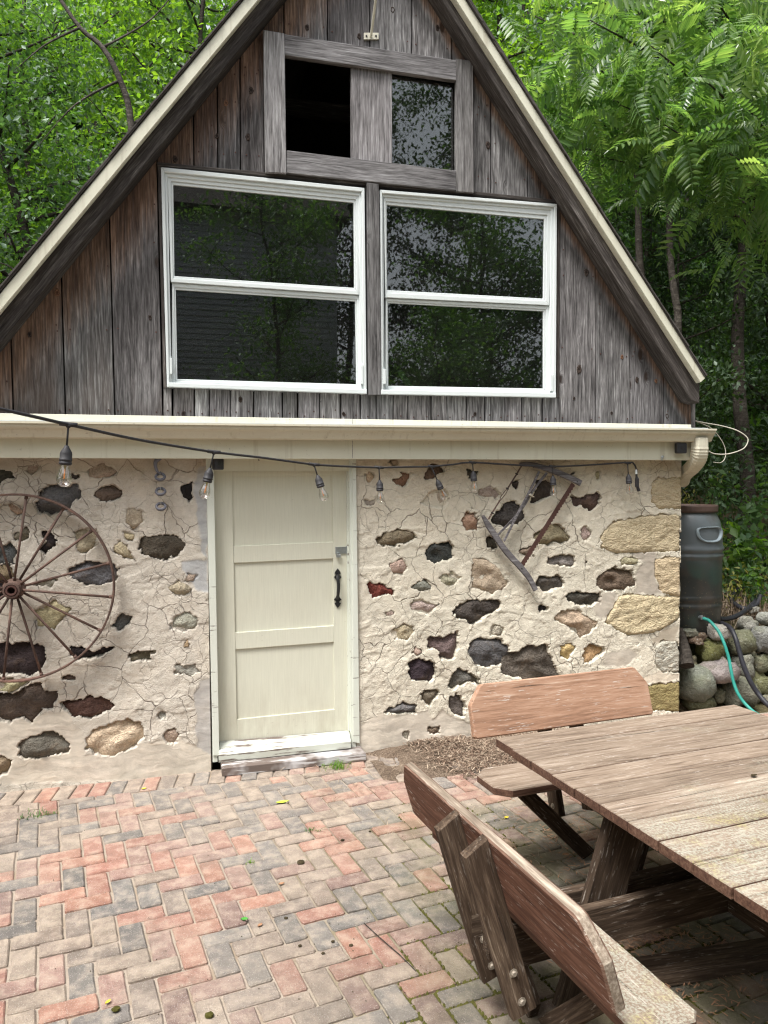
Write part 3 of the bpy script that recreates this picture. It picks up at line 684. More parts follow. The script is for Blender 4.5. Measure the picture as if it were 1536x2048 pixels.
st(5, (.065, .06, .06), (950, 325), (1010, 265), (1120, 225), (1180, 240), (1290, 230), (1345, 265), (1350, 310), (1220, 370), (1140, 430), (1090, 435), (1040, 395), (980, 385))
st(5, PK, (330, 345), (370, 325), (405, 350), (350, 378), sh=True)
st(5, (.43, .37, .24), (375, 535), (395, 490), (500, 455), (580, 465), (580, 530), (520, 585), (410, 570), sh=True)
st(5, (.15, .115, .10), (710, 575), (830, 565), (970, 525), (960, 600), (970, 640), (935, 745), (820, 762), (805, 700), (770, 660), (712, 650))
st(5, (.095, .095, .10), (1120, 600), (1200, 582), (1365, 595), (1420, 655), (1410, 780), (1250, 825), (1150, 810), (1085, 690))
st(5, PK, (570, 690), (600, 635), (650, 695), (610, 725), sh=True)
st(5, (.035, .028, .034), (540, 805), (620, 760), (680, 770), (765, 790), (755, 920), (715, 960), (560, 945), (535, 880))
st(5, (.10, .10, .09), (885, 1015), (930, 920), (985, 850), (1050, 870), (1165, 945), (1160, 995), (1080, 970), (940, 1030))
st(5, (.36, .30, .23), (1280, 500), (1320, 450), (1390, 490), (1370, 540), (1290, 540), sh=True)
st(6, (.105, .088, .075), (-110, 770), (-90, 720), (0, 705), (110, 655), (285, 635), (300, 720), (340, 830), (395, 910), (120, 945), (-30, 910), (-110, 890))
st(6, (.10, .10, .088), (190, 50), (230, 20), (300, 30), (400, 15), (437, 60), (420, 110), (260, 155), (200, 90))
st(6, (.13, .10, .075), (770, 10), (900, -60), (1060, -30), (1085, 90), (960, 130), (840, 135), (760, 100))
st(6, (.075, .066, .058), (455, 195), (510, 150), (600, 165), (760, 160), (770, 240), (620, 280), (530, 260))
st(6, BK, (220, 330), (230, 265), (300, 285), (290, 320))
st(6, (.41, .34, .22), (360, 380), (480, 320), (560, 320), (640, 380), (745, 430), (690, 510), (590, 555), (500, 470), (420, 430), sh=True)
st(6, (.46, .35, .19), (415, 650), (500, 610), (545, 650), (480, 770), (420, 720))
st(6, (.44, .32, .18), (620, 660), (700, 625), (800, 660), (800, 700), (700, 775), (620, 800))
st(7, (.125, .122, .122), (305, 465), (430, 410), (480, 385), (600, 420), (590, 480), (430, 480), (340, 470))
st(7, (.14, .12, .105), (640, 305), (790, 262), (800, 290), (720, 410), (690, 400))
st(7, (.11, .108, .105), (905, 340), (940, 320), (1000, 330), (1030, 400), (1030, 510), (950, 490), (910, 420))
st(7, (.2, .16, .12), (480, 650), (530, 640), (520, 720), (480, 700), sh=True)
st(7, (.16, .13, .10), (690, 620), (800, 600), (810, 660), (720, 670))
QUOIN = [((.52, .43, .29), 4, [(1225, 300), (1300, 250), (1505, 245), (1505, 530), (1300, 532), (1230, 470)]),
         ((.55, .46, .31), 4, [(790, 730), (880, 655), (1180, 595), (1440, 575), (1490, 600), (1490, 915), (900, 930), (780, 880)]),
         ((.56, .45, .30), 4, [(1265, 985), (1490, 955), (1490, 1330), (1330, 1290), (1270, 1130)]),
         ((.56, .47, .31), 6, [(900, 280), (950, 190), (1100, 182), (1490, 200), (1490, 385), (1420, 440), (1250, 520), (1000, 540), (880, 470), (820, 420)]),
         ((.42, .40, .34), 6, [(1270, 650), (1330, 602), (1460, 595), (1505, 700), (1505, 880), (1330, 880), (1265, 790)]),
         ((.27, .22, .10), 6, [(1140, 1010), (1505, 960), (1505, 1230), (1150, 1230)])]
def tpx(tile, p): o = TILE[tile]; return (o[0]+p[0]*o[2], o[1]+p[1]*o[2])
def tF(tile, poly, Y=0): return [F(*tpx(tile, p), Y) for p in poly]
ZONES = [((.40, .40, .40), .9, tF(1, [(1390, 110), (1450, 110), (1460, 760), (1400, 700), (1370, 480), (1345, 250)])),
         ((.42, .42, .42), .8, tF(1, [(1265, 780), (1460, 750), (1470, 990), (1380, 990), (1320, 900), (1270, 830)])),
         ((.42, .395, .37), 1.0, tF(2, [(1390, 480), (1500, 470), (1510, 1030), (1380, 1020), (1350, 640)])),
         ((.57, .51, .43), 1.0, tF(2, [(-120, 770), (300, 720), (500, 700), (520, 800), (600, 860), (600, 1010), (1000, 930), (1250, 880), (1400, 960), (1510, 1040), (1510, 1200), (-120, 1220)])),
         ((.57, .51, .43), 1.0, tF(7, [(80, 600), (190, 510), (300, 480), (600, 480), (700, 420), (750, 520), (830, 430), (960, 520), (1300, 640), (1300, 900), (80, 900)])),
         ((.44, .39, .33), 1.0, tF(4, [(1020, 915), (1280, 915), (1275, 1160), (1060, 1150), (1150, 1010)])),
         ((.44, .39, .33), 1.0, tF(6, [(1075, -20), (1270, 0), (1285, 80), (1420, 150), (1400, 185), (1100, 172)])),
         ((.46, .41, .345), 1.0, tF(6, [(780, 160), (900, 130), (930, 190), (880, 300), (820, 400), (720, 380), (700, 330)])),
         ((.46, .41, .345), 1.0, tF(6, [(805, 690), (1030, 650), (1110, 720), (1000, 840), (800, 830)])),
         ((.45, .39, .31), 1.0, tF(6, [(1220, 580), (1330, 500), (1475, 455), (1465, 590), (1300, 620)])),
         ((.60, .53, .43), .7, tF(6, [(1130, 930), (1300, 880), (1480, 890), (1490, 950), (1140, 1005)]))]
def inpoly(px, py, poly):
    c = np.zeros(px.shape, bool); n = len(poly)
    for i in range(n):
        x1, y1 = poly[i]; x2, y2 = poly[(i+1) % n]
        if y1 == y2: continue
        c ^= ((y1 > py) != (y2 > py)) & (px < (x2-x1)*(py-y1)/(y2-y1)+x1)
    return c
def polydist(px, py, poly):
    d = np.full(px.shape, 9.0)
    for i in range(len(poly)):
        x1, y1 = poly[i]; x2, y2 = poly[(i+1) % len(poly)]; dx, dy = x2-x1, y2-y1
        t = np.clip(((px-x1)*dx+(py-y1)*dy)/(dx*dx+dy*dy+1e-12), 0, 1); d = np.minimum(d, np.hypot(px-x1-t*dx, py-y1-t*dy))
    return d
DOORL, DOORR = F(414, 1200, -.01)[0], F(714, 1200, -.01)[0]
def make_wall():
    root = None
    st_ = .0068
    def panel(x0, x1, z0, z1, name, parent):
        xs = np.linspace(x0, x1, int((x1-x0)/st_)); zs = np.linspace(z0, z1, int((z1-z0)/st_))
        X, Z = np.meshgrid(xs, zs)
        base = (fbm(X*2.2, Z*2.2, 3, 1)-.5)*.026 + (fbm(X*9, Z*9, 3, 2)-.5)*.008
        smf = np.zeros_like(X)
        t = np.clip((X-.6)/.9, 0, 1)[..., None]
        tone = np.array([.565, .515, .445])*(1-t)+np.array([.655, .605, .50])*t
        wx = X+(fbm(X*14, Z*14, 3, 7)-.5)*.05; wz = Z+(fbm(X*14, Z*14, 3, 9)-.5)*.05
        for c, s, poly in ZONES:
            d = polydist(wx, wz, poly); ins = inpoly(wx, wz, poly)
            f = np.where(ins, np.clip(d/.012, 0, 1), 0)
            smf = np.maximum(smf, f*s); tone = tone*(1-f[..., None])+np.array(c)*f[..., None]
        fine = (fbm(X*34, Z*34, 3, 4)-.5)*.006
        rl = fbm(X*6+3*fbm(X*2, Z*2, 2, 31), Z*9, 4, 21)      # broken, layered daub lips
        lips = np.clip((rl-.56)/.02, 0, 1)*.0035
        Yd = -(base + (fine+lips)*(1-smf*.85))
        jx = X+(fbm(X*30, Z*30, 3, 12)-.5)*.042; jz = Z+(fbm(X*30, Z*30, 3, 15)-.5)*.042
        for tile, col, sh, poly in STONES:
            w = tF(tile, poly); xa = min(p[0] for p in w)-.1; xb = max(p[0] for p in w)+.1; za = min(p[1] for p in w)-.1; zb = max(p[1] for p in w)+.1
            i0, i1 = np.searchsorted(xs, (xa, xb)); k0, k1 = np.searchsorted(zs, (za, zb))
            if i1-i0 < 2 or k1-k0 < 2: continue
            w = [(sum(p[0] for p in w)/len(w)*-.07+p[0]*1.07, sum(p[1] for p in w)/len(w)*-.07+p[1]*1.07) for p in w]
            sl = (slice(k0, k1), slice(i0, i1)); ins = inpoly(jx[sl], jz[sl], w); d = polydist(jx[sl], jz[sl], w)
            Yd[sl] = np.where(ins, .018 if sh else .045, Yd[sl])
        for col, tile, poly in QUOIN:
            w = tF(tile, poly); ins = inpoly(jx, jz, w); Yd = np.where(ins, .05, Yd)
        e = np.clip((X-x0)/.02, 0, 1)*np.clip((x1-X)/.02, 0, 1)
        V = np.stack([X, Yd, Z], -1).reshape(-1, 3); ny, nx = X.shape
        i = np.arange(nx*ny).reshape(ny, nx); Fc = np.stack([i[:-1, :-1], i[:-1, 1:], i[1:, 1:], i[1:, :-1]], -1).reshape(-1, 4)
        me = np_mesh(name, V, Fc); me.polygons.foreach_set('use_smooth', [True]*len(me.polygons))
        a = me.color_attributes.new('tone', 'FLOAT_COLOR', 'POINT'); a.data.foreach_set('color', np.concatenate([tone, np.ones_like(X)[..., None]], -1).astype(np.float32).ravel())
        b = me.attributes.new('smooth', 'FLOAT', 'POINT'); b.data.foreach_set('value', smf.astype(np.float32).ravel())
        return link(name, me, MAT['plaster'], parent)
    mb = MB()     # core of the wall: behind the face, and the side and back walls
    core = .06
    for x0, x1 in ((XL, DOORL+.02), (DOORR-.02, XR-.004)):
        slab(mb, [(x0, core), (x1, core), (x1, .40), (x0, .40)], (0, 0, -.06), XA, YA, ZA, ZW+.06, 0)
    slab(mb, [(XL, .402), (XL+.4, .402), (XL+.4, 4.9), (XL, 4.9)], (0, 0, -.06), XA, YA, ZA, ZW+.06, 0)
    slab(mb, [(XR-.42, .402), (XR-.02, .402), (XR-.02, 4.9), (XR-.42, 4.9)], (0, 0, -.06), XA, YA, ZA, ZW+.06, 0)
    slab(mb, [(XL+.402, 4.5), (XR-.422, 4.5), (XR-.422, 4.9), (XL+.402, 4.9)], (0, 0, -.06), XA, YA, ZA, ZW+.06, 0)
    me = mb.mesh('stone_wall'); a = me.color_attributes.new('tone', 'FLOAT_COLOR', 'POINT')
    a.data.foreach_set('color', np.tile(np.array([.45, .38, .29, 1], np.float32), len(me.vertices)))
    wall = link('stone_wall', me, MAT['plaster'], shed)
    panel(XL, DOORL+.01, -.02, ZW, 'render_coat', wall); panel(DOORR-.01, XR, -.02, ZW, 'render_coat', wall)
    for n, (tile, col, sh, poly) in enumerate(STONES):
        w = tF(tile, poly); cx = sum(p[0] for p in w)/len(w); cz = sum(p[1] for p in w)/len(w)
        pts = []
        for i in range(len(w)):
            a, b = w[i], w[(i+1) % len(w)]; L = math.hypot(b[0]-a[0], b[1]-a[1]); m = max(1, int(L/.03))
            for k in range(m): pts.append((a[0]+(b[0]-a[0])*k/m, a[1]+(b[1]-a[1])*k/m))
        mb = MB(); N = len(pts); size = math.sqrt(abs(area2(w))/2)
        f0 = -.001 if sh else .006; dome = (.008 if sh else .018)*min(1, size/.12); sd = n*3.7
        rings = []
        for t, y in ((1.24, .06), (1.17, f0+.012), (1.0, f0+.003), (.8, f0-dome*.35), (.6, f0-dome*.65), (.38, f0-dome*.9), (.18, f0-dome)):
            r = []
            for p in pts:
                qx, qz = cx+(p[0]-cx)*t, cz+(p[1]-cz)*t
                fz = float(fbm(np.array([qx*13+sd]), np.array([qz*17]), 3, 3)[0])-.5; fz2 = abs(float(fbm(np.array([qx*7+sd]), np.array([qz*9+sd]), 2, 6)[0])-.5)
                r.append((qx, y-(fz*.050-fz2*.09)*min(1, size/.1)*(t < 1.2), qz))
            rings.append(mb.add(*r))
        c = mb.add((cx, sum(mb.v[rings[-1]+i][1] for i in range(N))/N, cz))
        for q in range(len(rings)-1):
            for i in range(N):
                j = (i+1) % N; mb.face(rings[q]+i, rings[q+1]+i, rings[q+1]+j, rings[q]+j)
        for i in range(N): mb.face(rings[-1]+i, c, rings[-1]+(i+1) % N)
        o = mb.build('stone', MAT['rock'], wall, smooth=True); k_ = .38 if sh else 0.0; pl_ = (.58, .52, .43)
        o.color = (*[(q*(1-k_)+pl_[e_]*k_)*random.uniform(.92, 1.08)*(1 if sh else (1.22, 1.18, 1.10)[e_]) for e_, q in enumerate(col)], 1)
    for col, tile, poly in QUOIN:
        w = tF(tile, poly); w = [(min(p[0], XR+.004), p[1]) for p in w]
        xs = np.arange(min(p[0] for p in w)-.02, XR+.006, .012); zs = np.arange(min(p[1] for p in w)-.02, max(p[1] for p in w)+.02, .012)
        X, Z = np.meshgrid(xs, zs)
        ed = np.clip((np.where(inpoly(X, Z, w), 1, -1)*polydist(X, Z, w)+.02)/.03, 0, 1)
        Y = .03-.036*ed-(fbm(X*24, Z*48, 3, 40)-.5)*.020-(fbm(X*5, Z*5, 2, 41)-.5)*.016
        ny, nx = X.shape; i = np.arange(nx*ny).reshape(ny, nx)
        V = np.stack([X, Y, Z], -1).reshape(-1, 3); Fc = np.stack([i[:-1, :-1], i[:-1, 1:], i[1:, 1:], i[1:, :-1]], -1).reshape(-1, 4)
        V2 = V[i[:, -1]].copy(); V2[:, 1] = .38; nb = len(V); V = np.concatenate([V, V2])    # return face round the corner
        e = i[:, -1]; g = nb+np.arange(ny); Fc = np.concatenate([Fc, np.stack([e[:-1], g[:-1], g[1:], e[1:]], -1)])
        me = np_mesh('corner_block', V, Fc); me.polygons.foreach_set('use_smooth', [True]*len(me.polygons))
        o = link('corner_block', me, MAT['limestone'], wall); o.color = (*col, 1)
make_wall()

# --- boards of the gable: every board is its own piece, grain along local X (= up)
def line_at(l, z, Y):
    a, b = F(*l[0], Y), F(*l[1], Y); t = (z-a[1])/(b[1]-a[1]); return a[0]+(b[0]-a[0])*t
YB = -.03
gable = link('gable_wall', MB().mesh('gable_wall'), None, shed)
mbg = MB(); slab(mbg, [(XL+.02, 4.86), (XR-.02, 4.86), (XR-.02, 4.9), (XL+.02, 4.9)], (0, 0, ZW), XA, YA, ZA, .02, 0)
gable.data = mbg.mesh('gable_wall'); gable.data.materials.append(MAT['wood_dark'])
MX = Matrix(((0, 1, 0, 0), (0, 0, -1, 0), (1, 0, 0, 0), (0, 0, 0, 1)))     # local X -> Z, local Y -> X, local Z -> -Y
def vboard(poly, yf, yb, mat, parent, name='board', tint=None, ch=.002, M=MX):
    cx = sum(p[0] for p in poly)/len(poly); cz = sum(p[1] for p in poly)/len(poly)
    mb = MB(); slab(mb, [(p[1]-cz, p[0]-cx) for p in poly], (0, 0, 0), XA, YA, ZA, yb-yf, ch)
    o = mb.build(name, mat, parent, Matrix.Translation((cx, yb, cz)) @ M)
    k = (random.uniform(.8, 1.15) if tint is None else tint)*random.uniform(.9, 1.12)
    o.color = (k*random.uniform(.99, 1.03), k, k*random.uniform(.97, 1.01), 1); return o
def hboard(q, yf, yb, mat, parent, name='board', tint=None, ch=.003):
    """board whose grain runs along its first edge q[0]->q[1]"""
    a, b = Vector(q[0]), Vector(q[1]); d = (b-a).normalized(); n = Vector((-d.y, d.x))
    c = sum((Vector(p) for p in q), Vector((0, 0)))/len(q)
    pl = [((Vector(p)-c).dot(d), (Vector(p)-c).dot(n)) for p in q]
    mb = MB(); slab(mb, pl, (0, 0, 0), XA, YA, ZA, yb-yf, ch)
    M = Matrix(((d.x, n.x, 0, c.x), (0, 0, -1, yb), (d.y, n.y, 0, c.y), (0, 0, 0, 1)))
    o = mb.build(name, mat, parent, M)
    k = random.uniform(.9, 1.1) if tint is None else tint
    o.color = (k, k, k, 1); return o
ZB = F(700, 850, YB)[1]-.06
def bline(l, z): return line_at(l, z, YB)
def gable_board(l0, l1, zb0=None, zb1=None, zt=6.2, tint=None, dy=None):
    g = .0042
    z0 = ZB if zb0 is None else zb0; z1 = ZB if zb1 is None else zb1
    poly = [(bline(l0, z0)+g, z0), (bline(l1, z1)-g, z1), (bline(l1, zt)-g, zt), (bline(l0, zt)+g, zt)]
    for h in (HL, HR): poly = clip(poly, h[0], h[1], h[2]+.05)
    if len(poly) < 3 or abs(area2(poly)) < .004: return
    d = random.uniform(-.0025, .0025)
    vboard(poly, YB+d, 0.0+d, MAT['wood_grey'], gable, tint=tint)
FL = [((-300, 730), (-295, 830)), ((-205, 700), (-200, 830)), ((-85, 690), (-80, 830)), ((21, 662), (26, 820)), ((122, 542), (131, 832)), ((221, 512), (230, 834)), ((314, 320), (326, 834))]
for a, b, t in zip(FL[:-1], FL[1:], (.9, 1, 1.0, .82, .74, .74)): gable_board(a, b, tint=t)
FR = [((1118, 412), (1118, 847)), ((1190.5, 512), (1191.5, 850)), ((1260.5, 607), (1260.5, 850)), ((1328, 720), (1328, 852)), ((1383, 785), (1383, 855))]
for a, b, t in zip(FR[:-1], FR[1:], (.88, .82, .78, .72)): gable_board(a, b, tint=t)
ux = [326, 345, 388, 418, 461, 508, 565, 595, 638, 680, 720, 752, 786, 816, 862, 893, 934, 970, 1010, 1044, 1085, 1118]
for a, b in zip(ux[:-1], ux[1:]):
    zt = F((a+b)/2, 776+(a-334)*.0256-6, YB)[1]
    j = random.uniform(-1, 1)
    gable_board(((a+j, 780), (a+j, 850)), ((b+j, 780), (b+j, 850)), zt=zt, tint=random.uniform(.85, 1.1))
def head(x): return F(x, 333+(x-314)*.0905, YB)[1]
UL = [((312, 200), (314, 335)), ((387, 240), (388, 333)), ((435, 240), (436, 340)), ((480, 120), (481, 340)), ((527, 60), (529, 345))]
for a, b, t in zip(UL[:-1], UL[1:], (.8, .72, .74, .86)): gable_board(a, b, head(a[1][0]), head(b[1][0]), tint=t)
UR = [((947, 130), (947, 385)), ((982, 170), (982, 389)), ((1056, 300), (1056, 398)), ((1118, 350), (1118, 404))]
for a, b, t in zip(UR[:-1], UR[1:], (.95, .85, .75)): gable_board(a, b, head(a[1][0]), head(b[1][0]), tint=t)
def lint(x): return F(x, 88+(x-568)*.151, YB)[1]
UT = [((525, 0), (527, 70)), ((568, 0), (568, 70)), ((655, 0), (655, 82)), ((740, 0), (740, 95)), ((823, 0), (823, 108)), ((903, 50), (903, 122)), ((947, 60), (947, 128))]
for a, b, t in zip(UT[:-1], UT[1:], (.9, 1.0, .9, 1.0, .95, .85)):
    x0, x1 = a[1][0], b[1][0]; gable_board(a, b, lint(x0) if x0 > 530 else F(x0, 70, YB)[1], lint(x1), tint=t)
def knots_and_nails():
    KN = [(452, 206, 1.0, 1), (502, 181, 1.0, 0), (496, 274, 1.1, 0), (434, 272, .8, 0), (350, 318, .9, 0), (614, 55, .8, 0), (718, 72, .8, 0), (785, 20, .9, 0), (875, 56, .9, 0), (976, 290, 1.1, 0), (1020, 250, .7, 0), (1173, 545, 1.2, 0), (1158, 739, 1.5, 0),
          (1244, 714, .8, 1), (1274, 760, .9, 0), (1312, 762, .7, 1), (1334, 832, .9, 0), (1223, 826, .6, 0), (1148, 797, .6, 0), (300, 635, .7, 0), (59, 669, .8, 0), (114, 585, 1.0, 1), (481, 799, .8, 0), (367, 828, .8, 0), (687, 828, .7, 0), (950, 828, .7, 0)]
    mk = {}
    for nm, c1, c2 in (('knot_dark', (.012, .008, .007), (.075, .055, .045)), ('knot_red', (.07, .035, .022), (.24, .13, .08))):
        t = NT(nm); v = t.coord('Object'); r = t.n('ShaderNodeVectorMath', operation='LENGTH'); t.l(v, r.inputs[0])
        wv = t.m('SINE', t.m('MULTIPLY_ADD', r.outputs['Value'], 900, t.m('MULTIPLY', t.noise(v, 120, 3), 9))); c = t.mix(t.rng(wv, -1, 1), c1, c2); t.pbsdf(t.mix(t.rng(r.outputs['Value'], .010, .002), c, c1), .85, .2); mk[nm] = t.mat
    for x, y, s_, red in KN:
        px, pz = F(x, y, YB); mb = MB(); n = 12; R_ = .017*s_; rr = [random.uniform(.8, 1.15) for _ in range(n)]
        rows = [mb.add(*[(math.cos(6.283*i/n)*R_*k*rr[i]*.85, -h, math.sin(6.283*i/n)*R_*k*rr[i]*1.3) for i in range(n)]) for k, h in ((1.15, -.004), (1.0, .0028), (.72, .0034), (.55, .0012))]
        c = mb.add((0, -.0010, 0))
        for a, b in zip(rows[:-1], rows[1:]):
            for i in range(n): j = (i+1) % n; mb.face(a+i, a+j, b+j, b+i)
        for i in range(n): mb.face(rows[-1]+i, rows[-1]+(i+1) % n, c)
        mb.build('knot', mk['knot_red' if red else 'knot_dark'], gable, Matrix.Translation((px, YB-.001, pz)), smooth=True)
    mb = MB(); rnd = random.Random(4)
    for o in [c for c in gable.children if c.name.startswith('board')]:
        xs = [(o.matrix_basis @ v.co) for v in o.data.vertices]; x0, x1 = min(v.x for v in xs), max(v.x for v in xs); z0, z1 = min(v.z for v in xs), max(v.z for v in xs)
        for zz in (z0+.13, z0+.62, z0+1.15, z1-.35):
            if zz > z1-.1: continue
            for xx in ((x0+.03, x1-.03) if x1-x0 > .12 else ((x0+x1)/2,)):
                if zz > z1-.1-1.35*abs(xx-(x0+x1)/2) and z1-z0 > .5: continue
                lathe(mb, [(0, .0012), (.0045, .0010), (.005, -.002)], (xx+rnd.gauss(0, .006), YB-.003, zz+rnd.gauss(0, .012)), (0, -1, 0), 7)
    prop(mb.build('nail_heads', MAT['rust_blade'], gable), kind='stuff')
knots_and_nails()
# corner strip, dark flashing strips round the windows
vboard([F(*q, -.034) for q in ((1383.5, 790), (1388, 793), (1388, 855), (1383.5, 855))], -.05, .3, MAT['wood_pale'], gable, 'corner_trim', 1.2)
vboard(FQ([(315, 328), (321, 330), (333, 776), (327, 776)], -.035), -.042, 0, MAT['wood_dark'], gable, 'window_trim', 1.4)
hboard(FQ([(314, 326), (950, 384), (950, 391), (314, 333)], -.035), -.05, 0, MAT['wood_dark'], gable, 'flashing', 1.1)
hboard(FQ([(950, 384), (1119, 402), (1119, 408), (950, 391)], -.035), -.049, 0, MAT['wood_dark'], gable, 'flashing', 1.1)
vboard(FQ([(1115, 408), (1119, 408), (1118, 795), (1113, 795)], -.035), -.042, 0, MAT['wood_dark'], gable, 'window_trim', 1.2)
vboard(FQ([(733, 366), (757, 369), (762, 790), (737, 790)], -.06), -.07, -.005, MAT['wood_pale'], gable, 'mullion_post', .62)
# loft opening
loft = link('loft_hatch', MB().mesh('loft_hatch'), None, shed)
mb = MB(); wallslab(mb, FQ([(566, 118), (568.5, 118), (571, 300), (569, 300)], -.03), -.028, .05, .0); loft.data = mb.mesh('loft_hatch'); loft.data.materials.append(MAT['wood_dark'])
vboard(FQ([(526.5, 61), (568.5, 68), (572.5, 347), (531, 345)], -.07), -.078, -.034, MAT['wood_pale'], loft, 'board', 1.0)
hboard(FQ([(569, 69), (912, 121), (912, 161.5), (569, 111)], -.065), -.07, -.033, MAT['wood_pale'], loft, 'board', .8)
hboard(FQ([(573, 301), (912, 341.5), (912, 382), (573, 346)], -.068), -.072, -.033, MAT['wood_pale'], loft, 'board', .68)
vboard(FQ([(912.5, 118), (945.5, 123), (947, 386), (912.5, 383)], -.066), -.072, -.033, MAT['wood_pale'], loft, 'board', .6)
vboard(FQ([(702, 125), (783.5, 138), (784, 330), (703, 318)], -.04), -.044, -.012, MAT['wood_pale'], loft, 'board', .92)
mb = MB(); wallslab(mb, FQ([(784.5, 130), (914, 150), (914, 350), (784.5, 330)], -.02), -.02, -.014, 0); mb.build('pane', MAT['pane_glass'], loft)

# windows: frame, two sashes with panes
def ring(mb, outer, inner, yf, yb, ch=.002):
    for i in range(4):
        j = (i+1) % 4; wallslab(mb, [outer[i], outer[j], inner[j], inner[i]], yf, yb, ch)
def lerp(a, b, t): return (a[0]+(b[0]-a[0])*t, a[1]+(b[1]-a[1])*t)
def make_window(frame, us, ug, ls, lg, mark):
    w = link('window', MB().mesh('window'), None, shed)
    mb = MB(); fo = FQ(frame, -.06)
    inner = [us[0], us[1], ls[2], ls[3]]; fi = FQ(inner, -.055)
    mid = [lerp(a, b, .55) for a, b in zip(fo, fi)]
    ring(mb, fo, mid, -.062, .03, .003); w.data = mb.mesh('window'); w.data.materials.append(MAT['window_white'])
    mb = MB(); ring(mb, mid, fi, -.048, .03, .002); mb.build('frame', MAT['window_white'], w)
    for s, g, y in ((us, ug, -.036), (ls, lg, -.022)):
        so, gi = FQ(s, y), FQ(g, y); m = [lerp(a, b, .62) for a, b in zip(so, gi)]
        mb = MB(); ring(mb, so, m, y-.004, y+.03, .002); ring(mb, m, gi, y+.003, y+.03, .002); mb.build('sash', MAT['window_white'], w)
        mb = MB(); wallslab(mb, [lerp(p, q, -.01) for p, q in zip(gi, (gi[2], gi[3], gi[0], gi[1]))], y+.012, y+.016, 0); mb.build('pane', MAT['pane_glass'], w)
    mb = MB()                                           # sash stops low on both jambs
    for (x, y0, y1) in mark: wallslab(mb, FQ([(x-2.4, y0), (x+2.4, y0), (x+2.8, y1), (x-2.0, y1)], -.06), -.066, -.045, .001)
    mb.build('sash_stop', MAT['window_white'], w)
    mb = MB(); b0, b1, b2, b3 = FQ([frame[3], frame[2]], -.07)+FQ([(frame[2][0], frame[2][1]-9), (frame[3][0], frame[3][1]-9)], -.07)
    wallslab(mb, [b0, b1, b2, b3], -.075, -.0625, .003); mb.build('sill', MAT['window_white'], w)
make_window([(321.5, 334), (729, 376), (733.5, 788), (334, 774)], [(335, 352.5), (718, 390), (717.6, 589.5), (341.7, 564)], [(346.5, 369), (707.5, 405), (709, 575.5), (349, 552)],
            [(344, 566), (717.6, 591.5), (722, 781), (343.5, 770)], [(351.5, 579), (711, 602.5), (713, 768.5), (354.7, 758)], [(341.5, 716, 748), (724, 730, 768)])
make_window([(760, 379.5), (1114, 408), (1111.8, 795), (762.5, 788.5)], [(767, 392.5), (1103.6, 418.6), (1098, 610.6), (771, 595)], [(773.5, 409), (1089, 438), (1087, 597), (774.5, 580)],
            [(771.6, 597), (1098, 612.5), (1100, 789), (770, 782)], [(776, 605.5), (1087, 622), (1087, 777), (777, 771.5)], [(768.5, 738, 768), (1103, 750, 782)])

